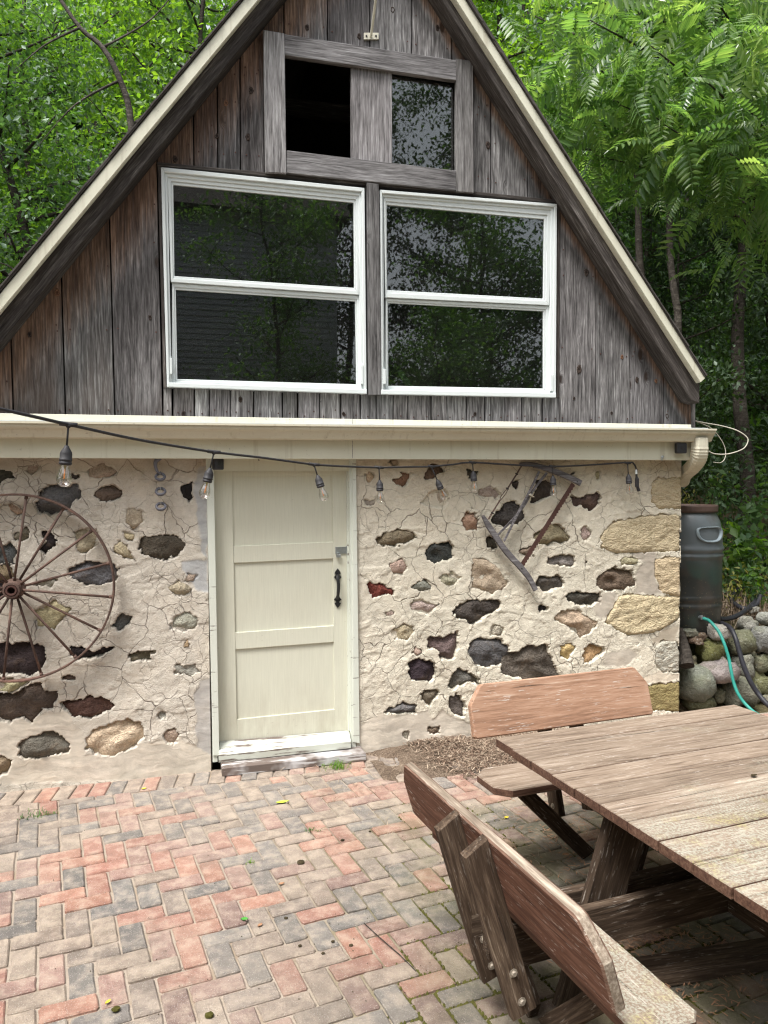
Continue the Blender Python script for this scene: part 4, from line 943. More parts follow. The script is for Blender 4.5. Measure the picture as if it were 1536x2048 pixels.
# rake trim, dark rake boards, roof
def ext(a, b, t): return (a[0]+(b[0]-a[0])*t, a[1]+(b[1]-a[1])*t)
APX = 1.36
def rake(side):
    yc, yd = -.215, -.17
    if side == 'L':
        A0, A1 = F(62, 512, yc), F(487, 0, yc); B0, B1 = F(92.5, 512, yc), F(517, 0, yc); C0, C1 = F(142, 512, yd), F(559, 0, yd); D0, D1 = F(86, 512, yd), F(511, 0, yd)
    else:
        A0, A1 = F(1253.5, 512, yc), F(935, 0, yc); B0, B1 = F(1235.5, 512, yc), F(910, 0, yc); C0, C1 = F(1203, 512, yd), F(884, 0, yd); D0, D1 = F(1240, 512, yd), F(915, 0, yd)
    def atx(a, b, x): t = (x-a[0])/(b[0]-a[0]); return (x, a[1]+(b[1]-a[1])*t)
    def atz(a, b, z): t = (z-a[1])/(b[1]-a[1]); return (a[0]+(b[0]-a[0])*t, z)
    if side == 'L': xe = -1.86; eA, eB, eC, eD = atx(A0, A1, xe), atx(B0, B1, xe), atx(C0, C1, xe+.08), atx(D0, D1, xe)
    else:
        eA, eB, eC, eD = F(1407, 755, yc), F(1400, 765, yc), F(1399, 806, yd), F(1400, 757, yd)
        eD = atx(D0, D1, eD[0])
    for nm, (e0, e1), (p, q), (r, s), yf, yb, mat, tint in (('rake_trim', (eA, eB), (A0, A1), (B0, B1), yc, -.12, MAT['cream_trim'], 1), ('rake_board', (eD, eC), (D0, D1), (C0, C1), yd, -.035, MAT['wood_dark'], 1.0 if side == 'L' else 1.5)):
        poly = [e0, atx(p, q, APX), atx(r, s, APX), e1]
        if side == 'R' and nm == 'rake_board': poly.insert(3, atx(r, s, F(1383, 787, yd)[0])); poly[4] = e1
        hboard(poly, yf, yb, mat, shed, nm, tint, .004)
    # thin bead along the trim's lower edge
    b = MB(); d = (Vector(atx(B0, B1, APX))-Vector(eB)).normalized(); n = Vector((-d.y, d.x)); n = n if n.y > 0 else -n
    e0, e1 = Vector(eB), Vector(atx(B0, B1, APX)); wallslab(b, [tuple(e0+n*.002), tuple(e1+n*.002), tuple(e1+n*.055), tuple(e0+n*.055)], yc-.005, yc-.001, .001); b.build('trim_bead', MAT['cream_trim'], shed)
    # roof deck and overlapping shingle courses
    roof = MB(); a0, a1 = Vector(eA)+n*.004, Vector(atx(A0, A1, APX))+n*.004
    wallslab(roof, [tuple(a0), tuple(a1), tuple(a1+n*.010), tuple(a0+n*.010)], yc-.012, 5.2, 0)
    wallslab(roof, [tuple(a0-n*.11), tuple(a1-n*.11), tuple(a1-n*.002), tuple(a0-n*.002)], -.03, 5.0, 0)
    ro = roof.build('roof', MAT['shingle'], shed)
    sh = MB(); L = (a1-a0).length; k = 0
    while k*.13 < L:
        p = a0+d*(k*.13); q = a0+d*min(L, k*.13+.17)
        wallslab(sh, [tuple(p+n*.011), tuple(q+n*.011), tuple(q+n*.015), tuple(p+n*.022)], yc-.02+random.uniform(-.006, .006), 5.2, 0); k += 1
    sh.build('shingle_course', MAT['shingle'], ro)
rake('L'); rake('R')
# inside: floor, back wall, a collar beam seen through the open hatch
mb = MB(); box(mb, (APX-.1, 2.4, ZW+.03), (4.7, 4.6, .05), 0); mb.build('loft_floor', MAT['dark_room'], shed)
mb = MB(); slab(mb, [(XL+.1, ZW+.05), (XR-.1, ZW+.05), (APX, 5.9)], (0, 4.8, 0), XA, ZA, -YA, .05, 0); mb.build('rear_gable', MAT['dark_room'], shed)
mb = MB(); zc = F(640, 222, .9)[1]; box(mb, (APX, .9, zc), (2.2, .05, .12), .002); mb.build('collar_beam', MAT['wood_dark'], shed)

# fascia, gutter, downspout
YF = -.13
mb = MB(); lx = XL-.35
zt, zbL, zbR = F(700, 838, YF)[1], F(0, 915.5, YF)[1], F(1382, 920.5, YF)[1]
xr = F(1382, 900, YF)[0]
wallslab(mb, [(lx, zbL), (xr, zbR), (xr, zt), (lx, zt)], YF, -.105, .002); fas = mb.build('fascia', MAT['cream_trim'], shed)
mb = MB(); box(mb, ((lx+xr)/2, -.052, zbL+.03), (xr-lx-.004, .10, .012), 0); box(mb, (xr-.01, -.05, (zbL+zt)/2+.02), (.016, .104, zt-zbL-.06), 0); mb.build('soffit', MAT['cream_trim'], shed)
mb = MB(); sx = F(705, 900, YF)[0]; wallslab(mb, [(sx-.0015, zbL+.003), (sx+.0015, zbL+.003), (sx+.0015, zt), (sx-.0015, zt)], YF-.001, YF-.0004, 0); mb.build('fascia_joint', MAT['wood_pale'], fas)
YG = -.255
gl0, gl1 = F(0, 841.5, YG), F(1433, 857.5, YG); gb0, gb1 = F(0, 876, -.19), F(1428, 884, -.19)
def gx(a, b, x): t = (x-a[0])/(b[0]-a[0]); return a[1]+(b[1]-a[1])*t
x0, x1 = lx-.05, gl1[0]
prof = [(-.132, 0), (-.132, -1), (-.19, -1), (-.20, -.93), (-.208, -.75), (-.222, -.52), (-.236, -.40), (-.243, -.30), (-.245, -.13), (-.255, -.13), (-.255, 0), (-.238, 0), (-.236, -.12), (-.225, -.30), (-.20, -.6), (-.185, -.92), (-.138, -.92), (-.138, 0)]
mb = MB(); rows = []
for x in (x0, x1):
    zt_, zb_ = gx(gl0, gl1, x), gx(gb0, gb1, x); rows.append(mb.add(*[(x, y, zt_+h*(zt_-zb_)) for y, h in prof]))
n = len(prof)
for i in range(n): j = (i+1) % n; mb.face(rows[0]+i, rows[0]+j, rows[1]+j, rows[1]+i)
mb.face(*[rows[1]+i for i in range(n)]); mb.face(*[rows[0]+i for i in range(n)][::-1])
gut = mb.build('gutter', MAT['gutter_cream'], shed)
ztr, zbr = gx(gl0, gl1, x1), gx(gb0, gb1, x1)
mb = MB(); slab(mb, [(p[0], ztr+p[1]*(ztr-zbr)) for p in prof[:11]], (x1+.0005, 0, 0), YA, ZA, XA, .004, 0); mb.build('end_cap', MAT['cream_trim'], gut)
mb = MB(); zl, zr = gx(gl0, gl1, x0), gx(gl0, gl1, x1)
for a, b, y0_, y1_ in ((.0015, .013, -.262, -.13),): slab(mb, [(x0, zl+a), (x1-.05, zr+a), (x1-.05, zr+b-.006), (x0, zl+b-.006)], (0, -.128, 0), XA, ZA, -YA, .10, 0)
mb.build('drip_edge', MAT['window_white'], shed)
mb = MB(); slab(mb, [(x0, zl+.012), (xr+.02, zr+.010), (xr+.02, zr+.030), (x0, zl+.032)], (0, -.033, 0), XA, ZA, -YA, .06, 0); mb.build('flashing', MAT['wood_dark'], shed)
# downspout elbow, ribbed, going back to the side wall
def downspout():
    pts = [P3(1399, 876, -.19), P3(1399, 900, -.19), P3(1396, 918, -.16), P3(1385, 934, -.06), P3(1370, 948, .10)]
    e = P3(1364, 962, .26); pts += [e, Vector((e.x+.015, .42, e.z-.18)), Vector((e.x+.015, .44, .1))]
    pts = spline(pts, 8); mb = MB(); rings = []; N = 16
    for i, p in enumerate(pts):
        t = (pts[min(i+1, len(pts)-1)]-pts[max(0, i-1)]).normalized(); s = t.cross(XA).normalized(); s = s if s.y < 0 else -s
        rib = 1+.05*(i % 2) if 6 < i < 34 else 1
        r = []
        for k in range(N):
            a = 2*math.pi*k/N; ca, sa = math.cos(a), math.sin(a); w = .054*math.copysign(abs(ca)**.5, ca); h = .042*math.copysign(abs(sa)**.5, sa)
            cor = 1+.06*(k % 2); r.append(p+(XA*w*cor+s*h*cor)*rib)
        rings.append(mb.add(*r))
    for i in range(len(pts)-1):
        for k in range(N): j = (k+1) % N; mb.face(rings[i]+k, rings[i]+j, rings[i+1]+j, rings[i+1]+k)
    mb.build('downspout', MAT['gutter_cream'], shed)
downspout()

# door
door = link('door', MB().mesh('door'), None, shed)
YD = .055
def DQ(q, y): return FQ(q, y)
stl, str_ = [(464, 930), (474, 1439)], [(664, 930), (669, 1419)]
mb = MB()
L0, L1, R0_, R1_ = (422, 925), (430, 1484), (693, 925), (696.5, 1461.5)
wallslab(mb, DQ([L0, (463.5, 925), (474.5, 1480.5), L1], YD), YD, YD+.035, .0015)
wallslab(mb, DQ([(664, 925), R0_, R1_, (669.5, 1464)], YD), YD, YD+.035, .0015)
for t0, t1, b0, b1 in (((463.5, 925), (664, 925), (464.2, 953), (664.3, 951)), ((467.3, 1092.5), (665.6, 1084), (468.1, 1126), (665.9, 1117)), ((470.6, 1265.5), (667.3, 1251.5), (471.4, 1299), (667.6, 1284)), ((473.9, 1439), (669, 1419), (474.5, 1480.5), (669.5, 1464))):
    wallslab(mb, DQ([t0, t1, b1, b0], YD), YD+.0005, YD+.035, .0015)
door.data = mb.mesh('door'); door.data.materials.append(MAT['door_paint'])
for q in ([(462, 940), (668, 940), (668, 1096), (462, 1096)], [(462, 1110), (668, 1110), (671, 1262), (466, 1274)], [(466, 1285), (671, 1275), (672, 1432), (470, 1446)]):
    mb = MB(); wallslab(mb, DQ(q, YD+.013), YD+.013, YD+.03, 0); mb.build('panel', MAT['door_paint'], door)
mb = MB()    # casing and reveal
wallslab(mb, FQ([(412, 915), (427, 915), (439, 1511), (426, 1511)], -.02), -.022, .03, .002)
wallslab(mb, FQ([(705, 915), (712, 915), (719.5, 1487), (706, 1484)], -.02), -.022, .03, .002)
mb.build('casing', MAT['casing_paint'], door)
jr = F(698, 1200, .03)[0]; jl = F(430, 1200, .0)[0]; zs0 = F(560, 1473, .04)[1]
mb = MB(); slab(mb, [(jr, -.012), (jr+.03, -.012), (jr+.03, .12), (jr, .12)], (0, 0, .05), XA, YA, ZA, 1.97, .0); slab(mb, [(jl-.03, -.012), (jl, -.012), (jl, .12), (jl-.03, .12)], (0, 0, .05), XA, YA, ZA, 1.97, .0)
wallslab(mb, FQ([(693.5, 925), (698, 925), (700, 1462), (697, 1462)], .03), .03, .06, .001)
mb.build('jamb', MAT['casing_paint'], door)
mb = MB(); wallslab(mb, [(jl-.02, ZW-.1), (jr+.02, ZW-.1), (jr+.02, ZW+.1), (jl-.02, ZW+.1)], .0, .05, 0); mb.build('head_board', MAT['cream_trim'], door)
a, b, c, d = P3(440, 1483, .05), P3(698, 1461, .05), P3(702, 1483, -.055), P3(437, 1511, -.055)
mb = MB(); n0 = mb.add(a, b, c, d, *[Vector((p.x, p.y, p.z-.045)) for p in (a, b, c, d)])
for f in ((0, 3, 2, 1), (4, 5, 6, 7), (3, 7, 6, 2), (0, 4, 7, 3), (1, 2, 6, 5)): mb.face(*f)
mb.build('sill', MAT['sill_white'], door)
zt_ = d.z-.046
p0, p1 = G(440, 1513, zt_), G(713, 1483, zt_)
mb = MB(); slab(mb, [(p0.x, -.005), (p0.x, -.15), (p1.x+.01, -.145), (p1.x+.01, -.005)], (0, 0, .004), XA, YA, ZA, zt_-.006, .006); mb.build('threshold', MAT['peeling_white'], door)
# latch with padlock, thumb-latch handle
def on(px, py, y): return P3(px, py, y)
mb = MB(); wallslab(mb, FQ([(671, 1094), (692, 1093.5), (692, 1107), (671, 1107.5)], YD-.006), YD-.008, YD-.0005, .001); wallslab(mb, FQ([(692.5, 1092), (697.5, 1092), (697.5, 1107), (692.5, 1107)], YD-.012), YD-.016, YD-.0005, .002)
h = mb.build('hasp', MAT['zinc'], door)
mb = MB(); c = on(677, 1112, YD-.018); box(mb, c, (.030, .014, .022), .003); torus(mb, c+Vector((0, 0, .014)), (0, 1, 0), .009, .0028, 14, 6); mb.build('padlock', MAT['zinc'], door)
mb = MB(); hp = [on(675.5, 1150, YD-.012), on(675.5, 1156, YD-.04), on(677, 1170, YD-.045), on(676.5, 1185, YD-.04), on(675, 1198, YD-.012)]
tube(mb, spline(hp, 5), [.009+.003*math.sin(i*.16) for i in range(21)], 8)
def spade(cx, cy, s, y):
    q = [(0, -13), (4, -8), (6.5, -3), (3, -2), (3.2, 0), (7.5, 4), (4, 8), (2.5, 12), (-2.5, 12), (-4, 8), (-7.5, 4), (-3.2, 0), (-3, -2), (-6.5, -3), (-4, -8)]
    wallslab(mb, [F(cx+a, cy+b*s, y) for a, b in q], y-.003, y+.005, 0)
spade(675.5, 1150, 1, YD-.006); spade(675.5, 1203, -1, YD-.006); mb.build('handle', MAT['iron'], door)
mb = MB(); tube(mb, [on(517, 915, -.02), on(518, 922, -.02)], .003, 5); mb.build('hook', MAT['iron'], door)
# rod and bracket under the peak
br = link('flag_bracket', MB().mesh('flag_bracket'), None, shed); mb = MB(); wallslab(mb, FQ([(728, 66), (757, 66), (757, 79), (728, 79)], -.04), -.044, -.032, .001); br.data = mb.mesh('flag_bracket'); br.data.materials.append(MAT['bracket_white'])
mb = MB(); tube(mb, [P3(742, 72, -.05), P3(745, 50, -.09), P3(750, 10, -.17), P3(757, -60, -.30)], .0085, 8); mb.build('rod', MAT['bracket_white'], br)
mb = MB()
for x in (733, 752): lathe(mb, [(.0, .004), (.006, .003), (.007, 0)], P3(x, 72, -.045), (0, -1, 0), 8)
mb.build('screw', MAT['iron'], br)

# ------------------------------------------------------------------ cameras on the shed
def camera_box(px, py, y, w, h, label, yaw=0):
    c = P3(px, py, y); t = thing('security_camera', c, label, 'security camera', 'small black security cameras')
    U = Vector((math.cos(yaw), math.sin(yaw), 0)); Vd = Vector((-math.sin(yaw), math.cos(yaw), 0))
    mb = MB(); r = .012; q = []
    for k in range(20):
        a = 2*math.pi*k/20; q.append(((w/2-r)*math.copysign(1, math.cos(a))+r*math.cos(a), (h/2-r)*math.copysign(1, math.sin(a))+r*math.sin(a)))
    slab(mb, q, c, U, ZA, -Vd, .034, .005); mb.build('case', MAT['black_plastic'], t)
    mb = MB(); lathe(mb, [(0, .002), (.012, .002), (.015, .0005), (.016, -.001)], c-Vd*.034+Vector((0, 0, .004)), -Vd, 16); mb.build('lens', MAT['iron'], t)
    mb = MB(); tube(mb, [c+Vd*.002, c+Vd*.018+ZA*.01], .008, 8); mb.build('mount', MAT['black_plastic'], t)
camera_box(1359, 896.5, -.155, .083, .078, 'black square camera on the cream fascia board beside the downspout elbow')
camera_box(433, 928, -.065, .070, .075, 'black camera tucked under the fascia at the top corner of the door', rad(35))
t = thing('fascia_hook', P3(1324, 916, -.14), 'tiny grey metal hook on the lower edge of the cream fascia', 'hook')
mb = MB(); lathe(mb, [(0, 0), (.010, .0), (.012, .008), (.006, .014), (0, .014)], P3(1324, 914, -.13), (0, -1, 0), 10); tube(mb, [P3(1324, 915, -.142), P3(1324, 921, -.142)], .004, 6); mb.build('knob', MAT['zinc'], t)

# ------------------------------------------------------------------ wagon wheel on the wall
def wagon_wheel():
    c = P3(30, 1176, -.07); R = .562
    t = thing('wagon_wheel', c, 'rusty iron wagon wheel with thin spokes hung on the stone wall', 'wheel')
    mb = MB(); n = 96; rows = []
    for i in range(n):
        a = 2*math.pi*i/n; d = Vector((math.cos(a), 0, math.sin(a)))
        rows.append(mb.add(c+d*R+YA*.03, c+d*R-YA*.018, c+d*(R-.004)-YA*.024, c+d*(R-.011)-YA*.024, c+d*(R-.013)-YA*.018, c+d*(R-.008)+YA*.0, c+d*(R-.008)+YA*.03))
    for i in range(n):
        j = (i+1) % n
        for k in range(7): mb.face(rows[i]+k, rows[j]+k, rows[j]+(k+1) % 7, rows[i]+(k+1) % 7)
    mb.build('rim', MAT['rust'], t, smooth=False)
    ang = [82+22.5*k for k in range(16)]
    for k, a in enumerate(ang):
        a = rad(a+random.uniform(-.8, .8)); d = Vector((math.cos(a), 0, math.sin(a))); s = -1 if k % 2 else 1
        mb = MB(); tube(mb, [c+d*.05-YA*(.055 if s > 0 else .015), c+d*.30-YA*(.028 if s > 0 else .006), c+d*(R-.008)-YA*.002], [.0078, .0072, .0078], 8)
        tube(mb, [c+d*(R-.03)-YA*.002, c+d*(R-.006)-YA*.001], .0105, 8)
        mb.build('spoke', MAT['rust'], t, smooth=True)
    mb = MB(); lathe(mb, [(.0, .0), (.050, .0), (.058, -.01), (.055, -.05), (.062, -.055), (.062, -.07), (.05, -.075), (.044, -.125), (.046, -.13), (.046, -.14), (.036, -.142), (.036, -.09)], c+YA*.02, (0, 1, 0), 28)
    hub = mb.build('hub', MAT['rust'], t, smooth=False)
    mb = MB(); lathe(mb, [(.034, .0), (.034, -.05), (.030, -.055), (.021, -.055), (.020, -.05), (.020, .0), (0, 0)], c-YA*.066, (0, 1, 0), 24); mb.build('bearing', MAT['rust_blade'], hub)
wagon_wheel()

# ------------------------------------------------------------------ bow saw on the wall
def bow_saw():
    s0 = .26042; T = lambda x, y, Y=-.05: P3(900+x*s0, 900+y*s0, Y)
    t = thing('bow_saw', T(560, 560), 'old wooden bow saw with rusty blade hung on the stone wall', 'saw')
    def flat(pts, ws, name, th=.022, Y=-.055, mat='driftwood'):
        pts = [Vector((p.x, p.z)) for p in spline([(T(x, y).x, 0, T(x, y).z) for x, y in pts], 4)] if False else [Vector((q.x, q.z)) for q in spline([Vector((T(x, y).x, 0, T(x, y).z)) for x, y in pts], 5)]
        n = len(pts); wsi = np.interp(np.linspace(0, 1, n), np.linspace(0, 1, len(ws)), ws); Lp, Rp = [], []
        for i in range(n):
            d = (pts[min(i+1, n-1)]-pts[max(i-1, 0)]).normalized(); nn = Vector((-d.y, d.x)); Lp.append(pts[i]+nn*wsi[i]/2); Rp.append(pts[i]-nn*wsi[i]/2)
        mb = MB(); rings = []
        for i in range(n):
            a, b = Lp[i], Rp[i]; m1, m2 = a.lerp(b, .12), a.lerp(b, .88)
            rings.append(mb.add((a.x, Y, a.y), (m1.x, Y-th/2, m1.y), (m2.x, Y-th/2, m2.y), (b.x, Y, b.y), (m2.x, Y+th/2, m2.y), (m1.x, Y+th/2, m1.y)))
        for i in range(n-1):
            for k in range(6): mb.face(rings[i]+k, rings[i]+(k+1) % 6, rings[i+1]+(k+1) % 6, rings[i+1]+k)
        mb.face(*[rings[0]+k for k in range(6)]); mb.face(*[rings[-1]+k for k in range(6)][::-1])
        return mb.build(name, MAT[mat], t, smooth=False)
    flat([(250, 505), (290, 575), (345, 660), (430, 780), (545, 905), (610, 990), (655, 1075)], [.022, .045, .047, .046, .046, .042, .040], 'arm')
    flat([(535, 105), (620, 110), (760, 150), (900, 205), (1000, 255)], [.018, .034, .042, .044, .048], 'arm')
    flat([(680, 165), (600, 330), (520, 480), (410, 700)], [.017, .017, .017, .015], 'stretcher', .014, -.06)
    flat([(745, 175), (640, 310), (540, 470), (370, 650)], [.019, .018, .018, .016], 'stretcher', .014, -.047)
    flat([(612, 335), (606, 352)], [.012, .012], 'binding', .034, -.055, 'cable_white'); flat([(596, 342), (634, 360)], [.006, .006], 'binding', .046, -.056, 'cable_white')
    mb = MB(); a, b = T(950, 262, -.052), T(556, 885, -.052); d = (b-a).normalized(); n = Vector((d.z, 0, -d.x)); L = (b-a).length; N = 56
    n = n if n.x > 0 else -n
    top, bot = [], []
    for i in range(N+1):
        p = a+d*(L*i/N); top.append((p-n*.020)); bot.append(p+n*(.017 if i % 2 else .010))
    q0 = mb.add(*[Vector((p.x, -.0535, p.z)) for p in top]); q1 = mb.add(*[Vector((p.x, -.0535, p.z)) for p in bot]); q2 = mb.add(*[Vector((p.x, -.0505, p.z)) for p in top]); q3 = mb.add(*[Vector((p.x, -.0505, p.z)) for p in bot])
    for i in range(N): mb.face(q0+i, q0+i+1, q1+i+1, q1+i); mb.face(q2+i+1, q2+i, q3+i, q3+i+1); mb.face(q0+i+1, q0+i, q2+i, q2+i+1); mb.face(q1+i, q1+i+1, q3+i+1, q3+i)
    mb.build('blade', MAT['rust_blade'], t)
    mb = MB()
    for o in (-4, 4): tube(mb, [T(550+o, 120), T(512+o*.8, 185), T(440+o, 300), T(425+o*2.6, 325), T(400+o*2.6, 360), T(385+o*.6, 385), T(325+o, 480), T(295+o, 535)], .0028, 6)
    mb.build('tension_wire', MAT['rust'], t)
    mb = MB()
    for x, y in ((512, 184), (326, 484), (440, 296)): tube(mb, [T(x-10, y-5, -.053), T(x+10, y+5, -.053)], .0045, 6)
    for x, y in ((978, 243), (552, 910)): lathe(mb, [(0, .002), (.005, .002), (.006, 0)], T(x, y, -.067), (0, -1, 0), 10)
    mb.build('pin', MAT['iron'], t)
    mb = MB(); tube(mb, [T(640, 135, -.07), T(640, 120, -.03), T(640, 118, .01)], .004, 6); mb.build('hanger', MAT['iron'], t)
bow_saw()

# ------------------------------------------------------------------ hanging rings
def rings():
    t = thing('hanging_rings', P3(318, 918, -.07), 'string of three dark stone rings on a curved horn hook under the fascia', 'hanging ornament')
    mb = MB(); hk = [P3(320, 915, -.09), P3(312, 922, -.085), P3(311, 933, -.08), P3(316, 945, -.075), P3(322, 944, -.072)]
    tube(mb, spline(hk, 5), [.017-.0006*i for i in range(21)], 8); mb.build('hook', MAT['stone_ring'], t, smooth=True)
    for x, y in ((320.5, 953.5), (321.3, 983), (322, 1013)):
        mb = MB(); torus(mb, P3(x, y, -.075), Vector((0, -.72, .69)), .0265, .0085, 22, 8, 1.2); mb.build('ring', MAT['stone_ring'], t, smooth=True)
    mb = MB(); tube(mb, [P3(320, 944, -.077), P3(321, 983, -.076), P3(322, 1010, -.076)], .001, 4); mb.build('cord', MAT['cable_white'], t)
rings()

# ------------------------------------------------------------------ string lights
def string_lights():
    def D(px, py, dep): return CAM + ray(px, py)*dep
    path = [(-260, 782, 2.0), (-60, 806, 2.35), (137, 849, 2.75), (280, 880, 3.15), (428, 904, 3.6), (530, 916, 3.9), (628, 929, 4.2), (695, 933, 4.55), (758, 935, 4.83)]
    pts = [Vector((-7.3, -3.5, 3.3)), Vector((-5.2, -3.55, 2.62)), Vector((-3.2, -3.5, 2.28))]+[D(*p) for p in path]
    wallp = [(815, 934, -.17), (862, 933, -.16), (905, 929, -.15), (945, 925, -.14), (1030, 930, -.13), (1105, 933, -.12), (1180, 930, -.12), (1255, 925, -.13), (1268, 928, -.12), (1273, 940, -.11)]
    pts += [P3(*p) for p in wallp]
    t = thing('string_lights', pts[11], 'black string of clear bulbs running from the upper left to the shed eave', 'string lights')
    mb = MB(); tube(mb, spline(pts, 7), .0062, 8); mb.build('cable', MAT['rubber'], t, smooth=True)
    def lamp(top, end, k=1.0):
        ax = (end-top).normalized()
        mb = MB(); tube(mb, [top-XA*.03*k+ZA*.004, top, top+XA*.03*k-ZA*.002], .0085, 8); tube(mb, [top+ax*.002, top+ax*.012], [.013, .006], 8)
        L = (end-top).length; cordL = L-.145*k
        tube(mb, [top, top+ax*cordL], .004, 6)
        b = top+ax*cordL
        lathe(mb, [(0, 0), (.007, .0), (.010, .008), (.019, .022), (.021, .030), (.021, .048), (.0225, .049), (.0225, .054), (.021, .055), (.021, .060), (.0225, .061), (.0225, .066), (.020, .068), (.019, .070), (0, .070)], b, ax, 18)
        h = mb.build('lamp_holder', MAT['rubber'], t)
        for p in h.data.polygons: p.use_smooth = True
        g = b+ax*.067
        mb = MB(); lathe(mb, [(.013, 0), (.0145, .012), (.021, .030), (.026, .048), (.026, .060), (.021, .072), (.011, .080), (0, .082)], g, ax, 20)
        mb.build('bulb', MAT['bulb_glass'], h, smooth=True)
        mb = MB(); tube(mb, [g+ax*.014, g+ax*.052], .0024, 6); mb.build('filament', MAT['filament'], h)
        mb = MB(); tube(mb, [g, g+ax*.016], [.006, .004], 8); mb.build('stem', MAT['brass'], h)
    for a, b, dep in (((137, 849), (127, 972), 2.75), ((428, 904), (407, 996), 3.6), ((628, 929), (650, 1001), 4.2), ((758, 935), (761, 1006), 4.83)): lamp(D(*a, dep), D(*b, dep))
    for a, b, Y in (((863, 933), (887, 991), -.16), ((945, 925), (949, 976), -.14), ((1105, 933), (1107, 984), -.12), ((1255, 926), (1259, 980), -.13)): lamp(P3(*a, Y), P3(*b, Y), .8)
    mb = MB(); tube(mb, [P3(1273, 938, -.11), P3(1273, 952, -.10)], .0075, 8); tube(mb, [P3(1273, 952, -.10), P3(1274, 958, -.10), P3(1274, 974, -.10)], [.007, .015, .015], 10); tube(mb, [P3(1275, 974, -.10), P3(1278, 982, -.10)], [.012, .012], 8); mb.build('end_plug', MAT['rubber'], t)
    mb = MB(); tube(mb, [P3(1272, 939, -.112), P3(1272.6, 948, -.112)], .0082, 8); mb.build('tag', MAT['window_white'], t)
string_lights()

# ------------------------------------------------------------------ white cable loop off the eave corner
t = thing('loose_cable', P3(1390, 842, -.02), 'thin pale cable hanging in a loose loop off the eave corner', 'cable')
s0 = .1954; T = lambda x, y, Y: P3(1300+x*s0, 840+y*s0, Y)
mb = MB(); tube(mb, spline([T(430, 0, -.03), T(560, 30, -.04), T(740, 62, -.07), T(900, 112, -.12), T(1000, 190, -.15), T(975, 275, -.15), T(900, 320, -.14), T(780, 350, -.12), T(660, 346, -.10), T(600, 318, -.09)], 6), .0042, 6)
tube(mb, spline([T(430, 0, -.03), T(620, 80, -.03), T(730, 205, -.04), T(772, 310, -.05), T(765, 395, -.06), T(720, 437, -.06), T(650, 432, -.06)], 6), .0027, 6); mb.build('wire', MAT['cable_white'], t, smooth=True)

